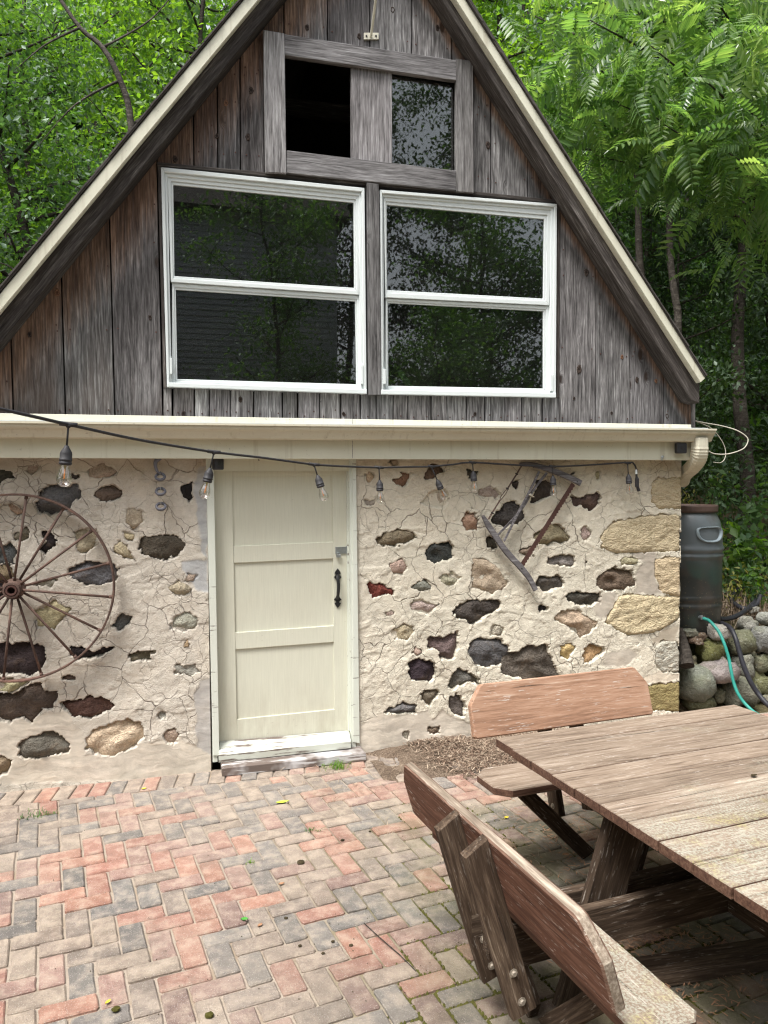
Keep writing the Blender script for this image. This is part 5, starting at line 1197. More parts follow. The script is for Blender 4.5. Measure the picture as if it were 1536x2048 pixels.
# ------------------------------------------------------------------ picnic table
def picnic():
    A = rad(5.45); u, v = Vector((math.cos(A), math.sin(A), 0)), Vector((-math.sin(A), math.cos(A), 0))
    Oc = Vector((2.0, -2.30, 0)) + u*.046 + v*-.345
    t = thing('picnic_table', (Oc.x, Oc.y, 0), 'square weathered wood picnic table with four attached backrest benches', 'picnic table')
    def board(name, poly, O, U, V, Wd, th, mat, ch=.004, both=True, tint=None, lab=None):
        U, V, Wd = Vector(U).normalized(), Vector(V).normalized(), Vector(Wd).normalized()
        mb = MB(); slab(mb, poly, (0, 0, 0), XA, YA, ZA, th, ch, both)
        M = Matrix(((U.x, V.x, Wd.x, O[0]), (U.y, V.y, Wd.y, O[1]), (U.z, V.z, Wd.z, O[2]), (0, 0, 0, 1)))
        o = mb.build(name, MAT[mat], t, M); k = random.uniform(.88, 1.1) if tint is None else tint; o.color = (k, k, k, 1)
        if lab: o['label'] = lab
        return o
    def rect(a, b): return [(-a/2, -b/2), (a/2, -b/2), (a/2, b/2), (-a/2, b/2)]
    H = .74
    for k in range(10):
        ln = 1.340+random.uniform(-.006, .006); c = Oc+v*(.645-.147*k)+u*random.uniform(-.004, .004)
        board('tabletop_board', rect(ln, .1415), c+ZA*(H-.038+random.uniform(-.0015, .0015)), u, v, ZA, .038, 'table_wood', .003)
    for s in (-.52, .52): board('cleat', rect(1.34, .088), Oc-v*.015+u*s+ZA*(H-.0775), v, -u, ZA, .038, 'post_wood', .002)
    for k, (du, dv) in enumerate(((-1, 0), (0, 1), (1, 0), (0, -1))):
        o, w = u*du+v*dv, Vector((-(u*du+v*dv).y, (u*du+v*dv).x, 0))       # outward, sideways
        dz = .07 if k == 1 else 0.0; so = .94 if k % 2 else .912; bo_ = 1.145-1.018-.025 if k % 2 else 1.072-1.018-.02
        # seat with clipped corners
        L2, c2 = (.60 if k % 2 else .65), .065
        hw = .104; c2 = .03; seat = [(-L2+c2, -hw), (L2-c2, -hw), (L2, -hw+c2), (L2, hw-c2), (L2-c2, hw), (-L2+c2, hw), (-L2, hw-c2), (-L2, -hw+c2)]; c2 = .065
        if k in (1,): seat = [(-L2+c2, -.143), (L2-c2, -.143), (L2, -.143+c2), (L2, .143-c2*.8), (L2-c2, .143), (-L2+c2, .143), (-L2, .143-c2), (-L2, -.143+c2)]
        Wd = w if w.cross(o).z > 0 else -w
        board('seat', seat, Oc+o*so+ZA*(.402+dz*.3), Wd, o, ZA, .038, 'table_wood', .005)
        # tilted backrest, clipped upper corners
        tl = rad(17); up = (ZA*math.cos(tl)+o*math.sin(tl)); nrm = (o*math.cos(tl)-ZA*math.sin(tl))
        L2 = .645 if k != 1 else .545; hgt = .250 if k != 1 else .262
        bk = [(-L2+.012, 0), (L2-.012, 0), (L2, .012), (L2, hgt-.10), (L2-.008, hgt-.085), (L2-.066, hgt-.008), (L2-.085, hgt), (-L2+.085, hgt), (-L2+.066, hgt-.008), (-L2+.008, hgt-.085), (-L2, hgt-.10), (-L2, .012)]
        zb = .515+dz; inn = 1.018+bo_+(zb-.515)*math.tan(tl)
        W2 = Wd if Wd.cross(up).dot(nrm) > 0 else -Wd
        sgn = Wd.cross(up).dot(nrm)
        board('backrest', bk, Oc+o*inn+ZA*zb, W2, up, nrm, .038, 'faded_wood' if k == 1 else 'stained_wood', .006, lab='sun-bleached pinkish backrest nearest the wall' if k == 1 else None)
        # posts, double beams
        for s in (-.098, .098):
            pl = .60+dz
            pq = [(0, -.0445), (pl+.012, -.0445), (pl-.012, .0445), (.0, .0445)]
            pb = Oc+w*(s+math.copysign(.0, s))+o*(inn+.058-(zb-.15)*math.tan(tl)+.028)+ZA*.15
            n2 = up.cross(nrm); board('post', pq, pb-n2*.019, up, nrm, n2, .038, 'post_wood', .003, tint=1.0)
            for bz in (.05, .155):
                q = pb+up*bz+nrm*.0
                for sg in (-1, 1):
                    if sg*s*(1 if n2.dot(w) > 0 else -1) < 0 and True: pass
                    mb = MB(); lathe(mb, [(0, .009), (.0075, .009), (.009, .006), (.009, .001), (.015, .001), (.015, 0)], q+n2*(.0195*sg), n2*sg, 8); bo = mb.build('bolt', MAT['bolt_metal'], t)
            bs = s-math.copysign(.0385, s)
            board('beam', [(-.10, -.069), (1.02, -.069), (1.10, .0), (1.10, .069), (-.10, .069)], Oc+w*bs+o*.02+ZA*.322-w*.019, o, ZA, (o.cross(ZA)), .038, 'post_wood', .003, tint=.8)
        # splayed table leg between the beams
        lp = (ZA*1.0-o*.34).normalized(); ln2 = lp.cross(w).normalized()
        board('table_leg', [(0, -.08), (.735, -.08), (.715, .08), (0, .08)], Oc+o*.74+ZA*.0-w*(.12)*0-w*.019+w*0, lp, ln2, w if lp.cross(ln2).dot(w) > 0 else -w, .038, 'post_wood', .003, tint=.75)
        # V brace under the seat
        for s in (-1, 1):
            bp = (ZA*.40+w*(s*.40)).normalized(); bn = o
            board('brace', [(0, -.035), (.575, -.035), (.53, .035), (0.03, .035)], Oc+o*(so+.02)+w*(s*.03)+ZA*.01-o*.019, bp, bp.cross(bn).normalized(), bn if bp.cross(bp.cross(bn)).dot(bn) > 0 else -bn, .038, 'post_wood', .003, tint=.9)
    board('foot_board', rect(1.5, .14), Oc+ZA*.004+u*.1, (u-v*.15).normalized(), (v+u*.15).normalized(), ZA, .036, 'post_wood', .003, tint=1.0)
picnic()

# ------------------------------------------------------------------ barrel, hoses, boulder wall, log
def barrel():
    c = P3(1370, 1258, .52); R = .285; zb = c.z; Ht = P3(1370, 1012, .52).z-zb
    t = thing('rain_barrel', (c.x, c.y, zb), 'dark blue-grey plastic rain barrel with brown lid beside the shed corner', 'barrel')
    n = NT('barrel_plastic'); v = n.coord('Position'); a = n.noise(v, 6, 4); b = n.noise(v, 60, 4, .7); z = n.xyz(v)
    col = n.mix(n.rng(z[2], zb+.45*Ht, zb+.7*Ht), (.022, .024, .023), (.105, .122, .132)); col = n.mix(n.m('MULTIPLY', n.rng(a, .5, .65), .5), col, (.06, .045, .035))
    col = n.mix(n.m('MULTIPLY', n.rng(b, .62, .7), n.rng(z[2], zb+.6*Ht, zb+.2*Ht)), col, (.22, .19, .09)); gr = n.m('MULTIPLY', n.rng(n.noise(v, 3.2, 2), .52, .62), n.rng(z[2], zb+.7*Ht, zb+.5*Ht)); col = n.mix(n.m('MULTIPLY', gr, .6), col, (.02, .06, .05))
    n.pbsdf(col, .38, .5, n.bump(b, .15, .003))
    k = Ht
    prof = [(0, 0), (R*.90, 0), (R*.95, .02), (R*.97, .12*k), (R*.985, .19*k), (R*1.0, .20*k), (R*1.02, .215*k), (R*1.0, .23*k), (R*.985, .24*k), (R*.985, .255*k), (R*1.01, .265*k), (R*1.025, .28*k), (R*1.005, .295*k),
            (R*.99, .31*k), (R*1.0, .45*k), (R*1.0, .58*k), (R*1.005, .59*k), (R*1.04, .605*k), (R*1.04, .62*k), (R*1.0, .63*k), (R*1.005, .645*k), (R*1.04, .655*k), (R*1.045, .672*k), (R*1.01, .685*k), (R*1.0, .72*k), (R*.985, .80*k), (R*.93, .88*k), (R*.84, .93*k), (R*.80, .945*k), (R*.80, .99*k), (0, .99*k)]
    mb = MB(); lathe(mb, prof, (c.x, c.y, zb), ZA, 48)
    # grip recess pressed into the shoulder
    hd = Vector((1398-1370, 0)); ga = math.atan2(-1, .12)
    for i, p in enumerate(mb.v):
        d = Vector((p[0]-c.x, p[1]-c.y)); r = d.length
        if r < R*.8: continue
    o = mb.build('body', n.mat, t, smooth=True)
    gd = Vector((math.sin(rad(6)), -math.cos(rad(6)), 0)); gs = Vector((-gd.y, gd.x, 0))
    gc = Vector((c.x, c.y, zb+.80*k))+gd*(R*.965)
    mb = MB(); q = []
    for i in range(24):
        a = 2*math.pi*i/24; q.append((.125*math.copysign(abs(math.cos(a))**.7, math.cos(a)), .075*math.sin(a) if math.sin(a) < 0 else .045*math.copysign(abs(math.sin(a))**.4, math.sin(a))))
    idx = [mb.add(*[gc+gs*(x*s)+ZA*(y*s-.0)+gd*(w+.014-1.7*(x*s)**2-.25*max(0, y)) for x, y in q]) for s, w in ((1.08, .004), (1.0, .016), (.92, .004), (.80, -.012), (.3, -.014))]
    cc = mb.add(gc)
    for a_, b_ in zip(idx[:-1], idx[1:]):
        for i in range(24): j = (i+1) % 24; mb.face(a_+i, b_+i, b_+j, a_+j)
    for i in range(24): mb.face(idx[-1]+i, cc, idx[-1]+(i+1) % 24)
    mb.build('grip', simple('grip_plastic', (.23, .28, .31), .45, .4, 25, .35), t, smooth=True)
    mb = MB(); lathe(mb, [(R*.80, .955*k), (R*.86, .955*k), (R*.875, .965*k), (R*.875, 1.0*k), (R*.86, 1.01*k), (R*.82, 1.01*k), (R*.80, .995*k), (0, .99*k)], (c.x, c.y, zb), ZA, 40); mb.build('lid', simple('lid_brown', (.085, .055, .045), .6, .3, 20, .3), t)
    mb = MB(); pp = P3(1402, 1236, .23); tube(mb, [pp+YA*.06, pp-YA*.01], .012, 8); tube(mb, [pp-YA*.005-ZA*.0, pp+XA*.035-ZA*.006], .014, 8); box(mb, pp+ZA*.016, (.03, .012, .008), .001); mb.build('tap', MAT['zinc'], t)
    mb = MB(); lathe(mb, [(0, .01), (.013, .01), (.014, 0)], Vector((c.x, c.y, zb+.86*k))+Vector((.93, -.2, 0)).normalized()*R*.96, (.93, -.2, 0), 10); mb.build('fitting', MAT['zinc'], t)
    s0 = .15365; Q = lambda x, y, Y: P3(1300+x*s0, 1200+y*s0, Y)
    h = thing('garden_hose', Q(700, 240, .2), 'teal garden hose looping down over the boulders from the barrel tap', 'hose')
    mb = MB(); tube(mb, spline([Q(690, 240, .20), Q(760, 262, .16), Q(830, 330, .10), Q(905, 430, .05), Q(970, 580, .0), Q(1025, 760, -.03), Q(1055, 920, -.06), Q(1085, 1060, -.08), Q(1140, 1210, -.12), Q(1220, 1330, -.16), Q(1330, 1440, -.22), Q(1420, 1500, -.25)], 6), .0125, 10); mb.build('hose_tube', MAT['teal_hose'], h, smooth=True)
    h = thing('drain_hose', Q(1060, 300, .45), 'black corrugated drain hose coiled on the bank and hanging over the boulders', 'hose')
    pts = spline([Q(1440, -60, .75), Q(1380, 60, .70), Q(1250, 110, .66), Q(1130, 70, .75), Q(1060, -20, .95), Q(1130, -130, 1.15), Q(1330, -150, 1.2), Q(1420, -80, 1.0), Q(1330, 60, .72), Q(1160, 190, .5), Q(1000, 245, .40), Q(850, 235, .36)], 14)
    mb = MB(); tube(mb, pts, [.019+.0025*(i % 2) for i in range(len(pts))], 10); mb.build('coil', MAT['black_hose'], h, smooth=True)
    pts = spline([Q(930, 300, .30), Q(1040, 360, .14), Q(1110, 490, .05), Q(1165, 680, .0), Q(1220, 860, -.04), Q(1300, 1050, -.08), Q(1400, 1210, -.12), Q(1540, 1370, -.2), Q(1700, 1480, -.25)], 16)
    mb = MB(); tube(mb, pts, [.018+.0022*(i % 2) for i in range(len(pts))], 10); mb.build('hose_tube', MAT['black_hose'], h, smooth=True)
    # boulder wall
    w = thing('boulder_wall', Q(800, 1300, .3), 'low dry wall of rounded mossy fieldstones beside the shed corner', 'stone wall')
    B = [(600, 1090, 215, 225, 10, (.20, .21, .17)), (870, 920, 230, 150, 0, (.30, .26, .25)), (770, 650, 165, 140, .07, (.15, .15, .06)), (500, 430, 120, 60, .08, (.20, .20, .16)), (600, 505, 140, 75, .07, (.17, .12, .09)),
         (890, 415, 155, 105, .04, (.36, .34, .31)), (1180, 545, 205, 160, .09, (.15, .15, .10)), (1190, 860, 140, 155, .07, (.20, .20, .17)), (1130, 1190, 190, 205, .04, (.19, .19, .15)), (640, 1345, 220, 95, .04, (.17, .17, .10)),
         (880, 1250, 95, 95, .06, (.22, .21, .15)), (1420, 530, 135, 175, .12, (.22, .22, .21)), (1430, 820, 125, 115, .12, (.16, .16, .11)), (1390, 1080, 150, 150, .12, (.17, .17, .09)), (1310, 1210, 120, 150, .10, (.17, .17, .12)),
         (1500, 235, 100, 95, .22, (.28, .28, .25)), (1260, 315, 115, 95, .20, (.27, .26, .23)), (1500, 1270, 90, 65, .05, (.24, .22, .18)), (470, 830, 130, 110, .10, (.15, .13, .09)), (1640, 640, 150, 150, .14, (.19, .19, .15)), (1660, 950, 150, 150, .12, (.18, .18, .13)), (1680, 1240, 160, 150, .10, (.18, .18, .13)), (1660, 340, 130, 110, .2, (.22, .22, .18)),
         (960, 1090, 110, 90, .14, (.14, .14, .10)), (990, 760, 90, 90, .14, (.14, .14, .09)), (1330, 130, 90, 40, .5, (.26, .25, .22)), (740, 1130, 90, 110, .16, (.13, .13, .09)), (1290, 720, 90, 90, .17, (.13, .13, .09)), (430, 1170, 100, 100, .12, (.14, .12, .09))]
    for (x, y, rx, ry, dep, col) in B:
        dep = .0 if dep == 10 else dep
        p = Q(x, y, .18+dep); k = .15365*(p-CAM).dot(FW)/FPX; a, b = rx*k, ry*k; dd = (a+b)/2*random.uniform(.85, 1.1)
        mb = MB(); n1, n2 = 18, 11; sd = random.random()*50; rows = []
        flat = y < 520 and rx > ry*1.4
        for i in range(n2+1):
            th = math.pi*i/n2; r = []
            for j in range(n1):
                ph = 2*math.pi*j/n1; d = Vector((math.sin(th)*math.cos(ph), math.sin(th)*math.sin(ph), math.cos(th)))
                nz = float(fbm(np.array([d.x*1.4+sd+d.z*.7]), np.array([d.y*1.4+d.z*1.1+sd]), 3, 3)[0]); f = 1+(nz-.5)*(.95 if not flat else 1.1)
                e = .75 if not flat else .5
                dv = Vector([math.copysign(abs(q)**e, q) for q in d]); dv = dv*(1/max(1e-6, (abs(dv.x)**2.6+abs(dv.y)**2.6+abs(dv.z)**2.6)**(1/2.6)))
                r.append(p+Vector((dv.x*a*f, dv.y*dd*f, dv.z*b*f)))
            rows.append(mb.add(*r))
        for i in range(n2):
            for j in range(n1): jj = (j+1) % n1; mb.face(rows[i]+j, rows[i+1]+j, rows[i+1]+jj, rows[i]+jj)
        o = mb.build('boulder', MAT['boulder_rock'], w, smooth=True); o.color = (*col, 1)
    lg = thing('weathered_log', Q(470, 850, .1), 'split grey-brown log leaning between the shed corner and the boulders', 'log')
    mb = MB(); a0, a1 = Q(400, 370, .20), Q(485, 860, .02); d = (a1-a0).normalized(); x_ = d.cross(YA).normalized(); y_ = d.cross(x_)
    q = [(math.cos(2*math.pi*i/12)*(.042+.008*random.random()), math.sin(2*math.pi*i/12)*(.04+.01*random.random())) for i in range(12)]
    rows = [mb.add(*[a0.lerp(a1, t_)+x_*(p[0]*s)+y_*(p[1]*s) for p in q]) for t_, s in ((0, .35), (.25, .75), (.6, 1.1), (1, 1.25))]
    for a_, b_ in zip(rows[:-1], rows[1:]):
        for i in range(12): j = (i+1) % 12; mb.face(a_+i, a_+j, b_+j, b_+i)
    mb.face(*[rows[-1]+i for i in range(12)]); mb.face(*[rows[0]+i for i in range(12)][::-1])
    mb.build('trunk', MAT['bark'], lg)
barrel()

# ------------------------------------------------------------------ vegetation
def leaf_mesh(name, C, size, N=None, asp=.5, fold=.18, up=.35, dirs=None):
    """C: n x 3 leaf bases; each leaf is a folded four-point blade"""
    n = len(C); d = rng.normal(size=(n, 3)) if dirs is None else dirs+rng.normal(size=(n, 3))*.35
    d[:, 2] -= .25; d /= np.linalg.norm(d, axis=1, keepdims=True)+1e-9
    nr = rng.normal(size=(n, 3))*.6 + np.array([0, 0, up*2.2]); s = np.cross(nr, d); s /= np.linalg.norm(s, axis=1, keepdims=True)+1e-9; nn = np.cross(d, s)
    L = (size*rng.uniform(.65, 1.3, n))[:, None]; w = L*asp
    b = C; tip = C+d*L; m = C+d*L*.45
    l, r = m+s*w*.5+nn*w*fold, m-s*w*.5+nn*w*fold
    V = np.stack([b, l, tip, r], 1).reshape(-1, 3); i = np.arange(n)*4
    Fc = np.concatenate([np.stack([i, i+2, i+1], 1), np.stack([i, i+3, i+2], 1)])
    return np_mesh(name, V, Fc)
def limb_tree(t, base, h, r, lean, nl, crown_r, rnd, mat, z0=.35, bend=.25, twig=True):
    """tapered bent trunk with limbs; returns limb points to hang leaves on"""
    B = Vector(base); pts = []; k = 9
    for i in range(k+1):
        s = i/k; pts.append(B+Vector((lean[0]*s*s*h+rnd.uniform(-1, 1)*.06*bend*h*(s > .1), lean[1]*s*s*h+rnd.uniform(-1, 1)*.06*bend*h*(s > .1), h*s-.1)))
    tp = spline(pts, 3); mb = MB(); tube(mb, tp, [r*(1-.85*i/(len(tp)-1)) for i in range(len(tp))], 9)
    mb.build('trunk', MAT['bark'], t, smooth=True)
    mb = MB(); ends = []
    for i in range(nl):
        s = z0+(1-z0)*(i+rnd.random())/nl*.97; p = tp[int(s*(len(tp)-1))]; a = rnd.uniform(0, 6.283); L = crown_r*rnd.uniform(.6, 1.1)*(1.15-.5*s)
        e = p+Vector((math.cos(a)*L, math.sin(a)*L, L*rnd.uniform(.15, .75))); m = p.lerp(e, .5)+Vector((0, 0, -.06*L))+Vector((rnd.uniform(-.1, .1), rnd.uniform(-.1, .1), 0))*L
        lp = spline([p, m, e], 5); rr = r*(1-.8*s)*.5; tube(mb, lp, [rr*(1-.8*q/10)+.004 for q in range(11)], 6)
        ends += [lp[4], lp[7], lp[10]]
        for w in range(3 if twig else 0):
            b = lp[rnd.randint(4, 9)]; f = b+Vector((rnd.uniform(-1, 1), rnd.uniform(-1, 1), rnd.uniform(-.3, .7)))*L*.42; tube(mb, [b, b.lerp(f, .5)+Vector((0, 0, .04)), f], [rr*.35+.003, rr*.22+.002, .002], 5); ends.append(f)
    mb.build('branch', MAT['bark'], t, smooth=True)
    return ends, tp
def crown(t, ends, per, spread, size, mat, name='crown', asp=.5, up=.35, flat=.6):
    C = np.array([tuple(e) for e in ends]); C = np.repeat(C, int(per*1.9), 0); n = len(C)
    sp_ = spread*rng.uniform(.45, 1.0, (n, 1)); C = C + rng.normal(size=(n, 3))*sp_*np.array([1, 1, flat])
    return link(name, leaf_mesh(name, C, size, asp=asp, up=up), MAT[mat], t)
WM_TREES = 0
def tree(name, label, x, y, h, r, lean, nl, cr, per, spread, size, mat, seed, group='woodland trees behind the shed', z0=.3, cat='tree', asp=.5, up=.35):
    rnd = random.Random(seed); z = float(ground_h(np.array([x*1.0]), np.array([y*1.0]))[0])
    t = thing(name, (x, y, z), label, cat, group)
    ends, tp = limb_tree(t, (x, y, z), h, r, lean, nl, cr, rnd, mat, z0)
    crown(t, ends, per, spread, size, mat, asp=asp, up=up); return t
GL = 'woodland trees beside and behind the shed'
# left of the roof
tree('bush_tree', 'bluish-green small-leaved tree nearest the left roof slope, low pale leaf sprays', -3.0, 3.2, 6.4, .07, (-.02, .02), 26, 1.5, 50, .24, .10, 'leaf_blue', 1, GL, .12)
tree('slim_tree', 'tree with a bare dark limb curving down towards the left roof slope', -1.3, 6.2, 9.5, .11, (-.18, .0), 24, 1.8, 46, .34, .085, 'leaf_mid', 2, GL, .35)
tree('leafy_tree', 'bright yellow-green tree glowing behind the curved limb left of the roof', -2.4, 9.0, 11, .12, (.02, 0), 30, 2.4, 52, .42, .11, 'leaf_bright', 3, GL, .25)
tree('tall_tree', 'forked tall tree rising just above the upper left roof edge', 1.0, 9.5, 12.5, .13, (-.03, 0), 28, 2.4, 48, .42, .11, 'leaf_bright', 4, GL, .3)
tree('dense_tree', 'dark dense tree at the far left edge behind the bluish leaves', -5.6, 7.0, 9.5, .12, (.05, 0), 30, 2.2, 50, .42, .10, 'leaf_mid', 5, GL, .15)
tree('spreading_tree', 'mid-green spreading tree filling the upper left corner', -4.6, 4.6, 9.0, .10, (.06, 0), 26, 1.9, 52, .36, .085, 'leaf_mid', 6, GL, .35)
def limb():
    t = [o for o in bpy.data.objects if o.name == 'slim_tree'][0]; mb = MB()
    q = [P3(262, 250, 5.0)+ZA*-1.4, P3(262, 250, 5.0), P3(240, 160, 5.0), P3(205, 95, 5.1), P3(160, 55, 5.2), P3(110, -20, 5.4), P3(60, -120, 5.6)]
    tube(mb, spline(q, 6), [.046-.0008*i for i in range(37)], 8)
    for a, b, c in ((q[3], P3(300, 40, 5.6), P3(360, -30, 6)), (q[4], P3(90, 90, 5.0), P3(30, 140, 4.8)), (q[2], P3(150, 210, 4.8), P3(70, 300, 4.6)), (q[1], P3(330, 200, 5.8), P3(380, 110, 6.2))): tube(mb, spline([a, b, c], 6), [.018-.0012*i for i in range(13)], 6)
    mb.build('branch', MAT['bark'], t, smooth=True)
limb()
# right of the roof
tree('thin_tree', 'slender dark-trunked tree standing clear right of the roof peak', 4.9, 6.0, 11.5, .085, (.02, 0), 24, 1.6, 46, .36, .10, 'leaf_bright', 7, GL, .45)
tree('twin_tree', 'grey-brown trunk leaning left behind the walnut leaves', 5.5, 3.3, 8.5, .072, (.035, .02), 20, 1.6, 34, .34, .09, 'leaf_mid', 8, GL, .58)
tree('leaning_tree', 'brown trunk leaning right beside the grey-brown trunk', 5.72, 3.1, 8.5, .066, (.11, .02), 20, 1.7, 34, .34, .09, 'leaf_mid', 9, GL, .6)
tree('back_tree', 'pale green tree far behind the right roof slope', 7.5, 10.5, 12, .14, (0, 0), 32, 2.7, 52, .5, .13, 'leaf_bright', 10, GL, .2)
tree('shade_tree', 'thick dark trunk in deep shade at the right edge', 7.0, 3.2, 9, .105, (.02, 0), 22, 2.0, 44, .4, .10, 'leaf_dark', 11, GL, .5)
tree('under_tree', 'small dark understory tree behind the gutter end', 6.4, 3.6, 4.6, .05, (.05, .05), 24, 1.3, 56, .28, .075, 'leaf_dark', 12, GL, .1)
tree('edge_tree', 'shaded broad-leaved tree furthest right behind the hose', 9.6, 5.2, 9, .13, (-.03, 0), 30, 2.4, 52, .42, .11, 'leaf_dark', 13, GL, .1)
tree('mid_tree', 'mid-green tree between the two leaning trunks and the wood edge', 8.6, 7.4, 10, .12, (0, 0), 30, 2.4, 52, .45, .11, 'leaf_mid', 14, GL, .15)
tree('peak_tree', 'leafy tree showing just right of the roof peak', 3.6, 9.2, 12.5, .12, (0, 0), 28, 2.2, 48, .42, .11, 'leaf_mid', 15, GL, .3)
# far wood, one mass
def far_wood():
    n = 150000; a = rng.uniform(-1.25, 1.25, n); R = rng.uniform(14, 25, n)
    x, y = np.sin(a)*R+2, np.cos(a)*R-2; z = ground_h(x, y)+rng.uniform(-.05, 1, n)*19*(.55+.45*fbm(x*.35, y*.35, 3, 2))
    keep = fbm(x*.6+z*.35, y*.6-z*.5, 3, 8) > .36
    C = np.stack([x, y, z], 1)[keep]
    prop(link('far_wood', leaf_mesh('far_wood', C, .30, asp=.62), MAT['leaf_mid']), 'mass of green woodland foliage far behind the shed', 'woodland', None, 'stuff')
    mb = MB(); rnd = random.Random(3)
    for i in range(60):
        a = rnd.uniform(-1.2, 1.2); R = rnd.uniform(13, 22); x, y = math.sin(a)*R+2, math.cos(a)*R-2; z = float(ground_h(np.array([x]), np.array([y]))[0])
        tube(mb, [(x, y, z-.2), (x+rnd.uniform(-.3, .3), y, z+5), (x+rnd.uniform(-.8, .8), y, z+11)], [rnd.uniform(.06, .14), .06, .02], 6)
    prop(mb.build('far_wood_trunks', MAT['bark'], smooth=True), 'thin dark trunks of the woodland far behind the shed', 'woodland', None, 'stuff')
far_wood()
def wood_depth():
    a = np.linspace(-1.45, 1.45, 150); h = np.linspace(0, 1, 40); A, Hh = np.meshgrid(a, h)
    top = 19+9*(fbm(A*9, A*0+2, 4, 3)-.5)-5*np.clip(-A-.15, 0, .4)
    R_ = 27+5*(fbm(A*14, Hh*9, 4, 5)-.5)-Hh**2*3; X, Y = np.sin(A)*R_+2, np.cos(A)*R_-2
    Z = ground_h(X, Y)-1+Hh*top; ny, nx = A.shape; i = np.arange(nx*ny).reshape(ny, nx)
    Fc = np.stack([i[:-1, :-1], i[:-1, 1:], i[1:, 1:], i[1:, :-1]], -1).reshape(-1, 4); t = NT('wood_depth'); P = t.coord('Position')
    c = t.ramp(t.m('ADD', t.m('MULTIPLY', t.noise(P, .7, 5, .7), .6), t.m('MULTIPLY', t.noise(P, 6, 4, .7), .4)), [(.36, (.008, .016, .006)), (.5, (.03, .06, .014)), (.64, (.08, .14, .025))]); t.pbsdf(c, .9, .05)
    prop(link('deep_wood', np_mesh('deep_wood', np.stack([X, Y, Z], -1).reshape(-1, 3), Fc), t.mat), 'deep green mass of the wood closing off the view behind the shed', 'woodland', None, 'stuff')
wood_depth()
# walnut with long compound leaves
def frond_mesh(k, npair, L):
    mb = MB(); r = random.Random(k); pts = [Vector((L*i/10, 0, -.9*L*(i/10)**2*.55)) for i in range(11)]
    tube(mb, pts, [.0028]*6+[.0018]*5, 4)
    for i in range(npair*2+1):
        s = .16+.84*(i//2)/npair; q = s*10; j = min(9, int(q)); p = pts[j].lerp(pts[j+1], q-j); sd = 1 if i % 2 else -1
        ll = L*.30*math.sin(math.pi*(.18+.72*s))*r.uniform(.85, 1.1)+.02
        d = Vector((.42, sd*1.0, -.28+r.uniform(-.15, .15))) if i < npair*2 else Vector((1, 0, -.6))
        d.normalize(); sdv = Vector((-d.y, d.x, 0)).normalized(); w = ll*.15
        a = p+d*.004; m1 = p+d*ll*.30; m2 = p+d*ll*.65-ZA*.012; e = p+d*ll-ZA*.03
        n0 = mb.add(a, m1+sdv*w+ZA*.004, m1-ZA*.004, m1-sdv*w+ZA*.004, m2+sdv*w*.8, m2-ZA*.006, m2-sdv*w*.8, e)
        for f in ((0, 2, 1), (0, 3, 2), (1, 2, 5, 4), (2, 3, 6, 5), (4, 5, 7), (5, 6, 7)): mb.face(*[n0+x for x in f])
    return mb.mesh('leaf')
def walnut():
    rnd = random.Random(21); base = Vector((7.0, 2.3, 0)); base.z = float(ground_h(np.array([base.x]), np.array([base.y]))[0])
    t = thing('walnut_tree', base, 'walnut tree with long bright green compound leaves drooping beside the roof', 'tree')
    mb = MB(); tp = spline([base-ZA*.2, base+Vector((.05, .0, 2)), base+Vector((-.15, -.2, 4.2)), base+Vector((-.1, -.4, 6.6)), base+Vector((.1, -.5, 8.6))], 6); tube(mb, tp, [.13-.0045*i for i in range(len(tp))], 9); mb.build('trunk', MAT['bark'], t, smooth=True)
    tg = [P3(x, y, Y) for x, y, Y in ((1060, 170, 1.2), (1120, 230, .9), (1180, 130, .6), (1090, 290, 1.3), (1240, 210, .4), (1180, 40, .3), (1300, 90, .1), (1330, 250, .2), (1400, 150, -.2), (1450, 300, 0), (1500, 60, -.3), (1545, 380, .1), (1350, -60, .2), (1240, -90, .5), (1480, 200, -.1), (1550, 300, -.3), (1560, 120, -.2), (1190, 310, 1.0), (1130, 110, .9), (1420, -20, .0))]
    mb = MB(); nodes = []
    for e in tg:
        p = min(tp[6:], key=lambda q: (q-e-Vector((0, 0, -.8))).length); m = p.lerp(e, .55)+Vector((0, 0, .25)); lp = spline([p, m, e], 6); tube(mb, lp, [.030-.0022*i for i in range(13)], 6); nodes += [lp[i] for i in (6, 8, 9, 10, 11, 12)]
    mb.build('branch', MAT['bark'], t, smooth=True)
    meshes = [frond_mesh(i, 7+i % 3, .50+.05*(i % 4)) for i in range(7)]
    for m in meshes: m.materials.append(MAT['leaf_walnut'])
    def place(p):
        a = rnd.uniform(0, 6.283); tilt = rnd.uniform(-.35, 1.15)
        return Matrix.Translation(p+Vector((rnd.gauss(0, .13), rnd.gauss(0, .13), rnd.gauss(0, .12)))) @ Matrix.Rotation(a, 4, 'Z') @ Matrix.Rotation(tilt, 4, 'Y') @ Matrix.Rotation(rnd.gauss(0, .6), 4, 'X') @ Matrix.Scale(rnd.uniform(.36, .74), 4)
    ends = [p for p in nodes]; k = 0
    for p in nodes:
        for _ in range(2):
            if k < 290: link('leaf', meshes[k % 7], None, t, place(p)); k += 1
    V, Fc4, off = [], [], 0
    big = MB()
    for p in nodes:
        for _ in range(6):
            me = meshes[rnd.randint(0, 6)]; M = place(p+Vector((rnd.gauss(0, .22), rnd.gauss(.15, .22), rnd.gauss(.1, .2))))
            o = len(big.v); big.v += [tuple(M @ v.co) for v in me.vertices]; big.f += [tuple(o+i for i in f.vertices) for f in me.polygons]; big.m += [0]*len(me.polygons)
    prop(big.build('inner_leaves', MAT['leaf_walnut'], t), kind='stuff')
walnut()
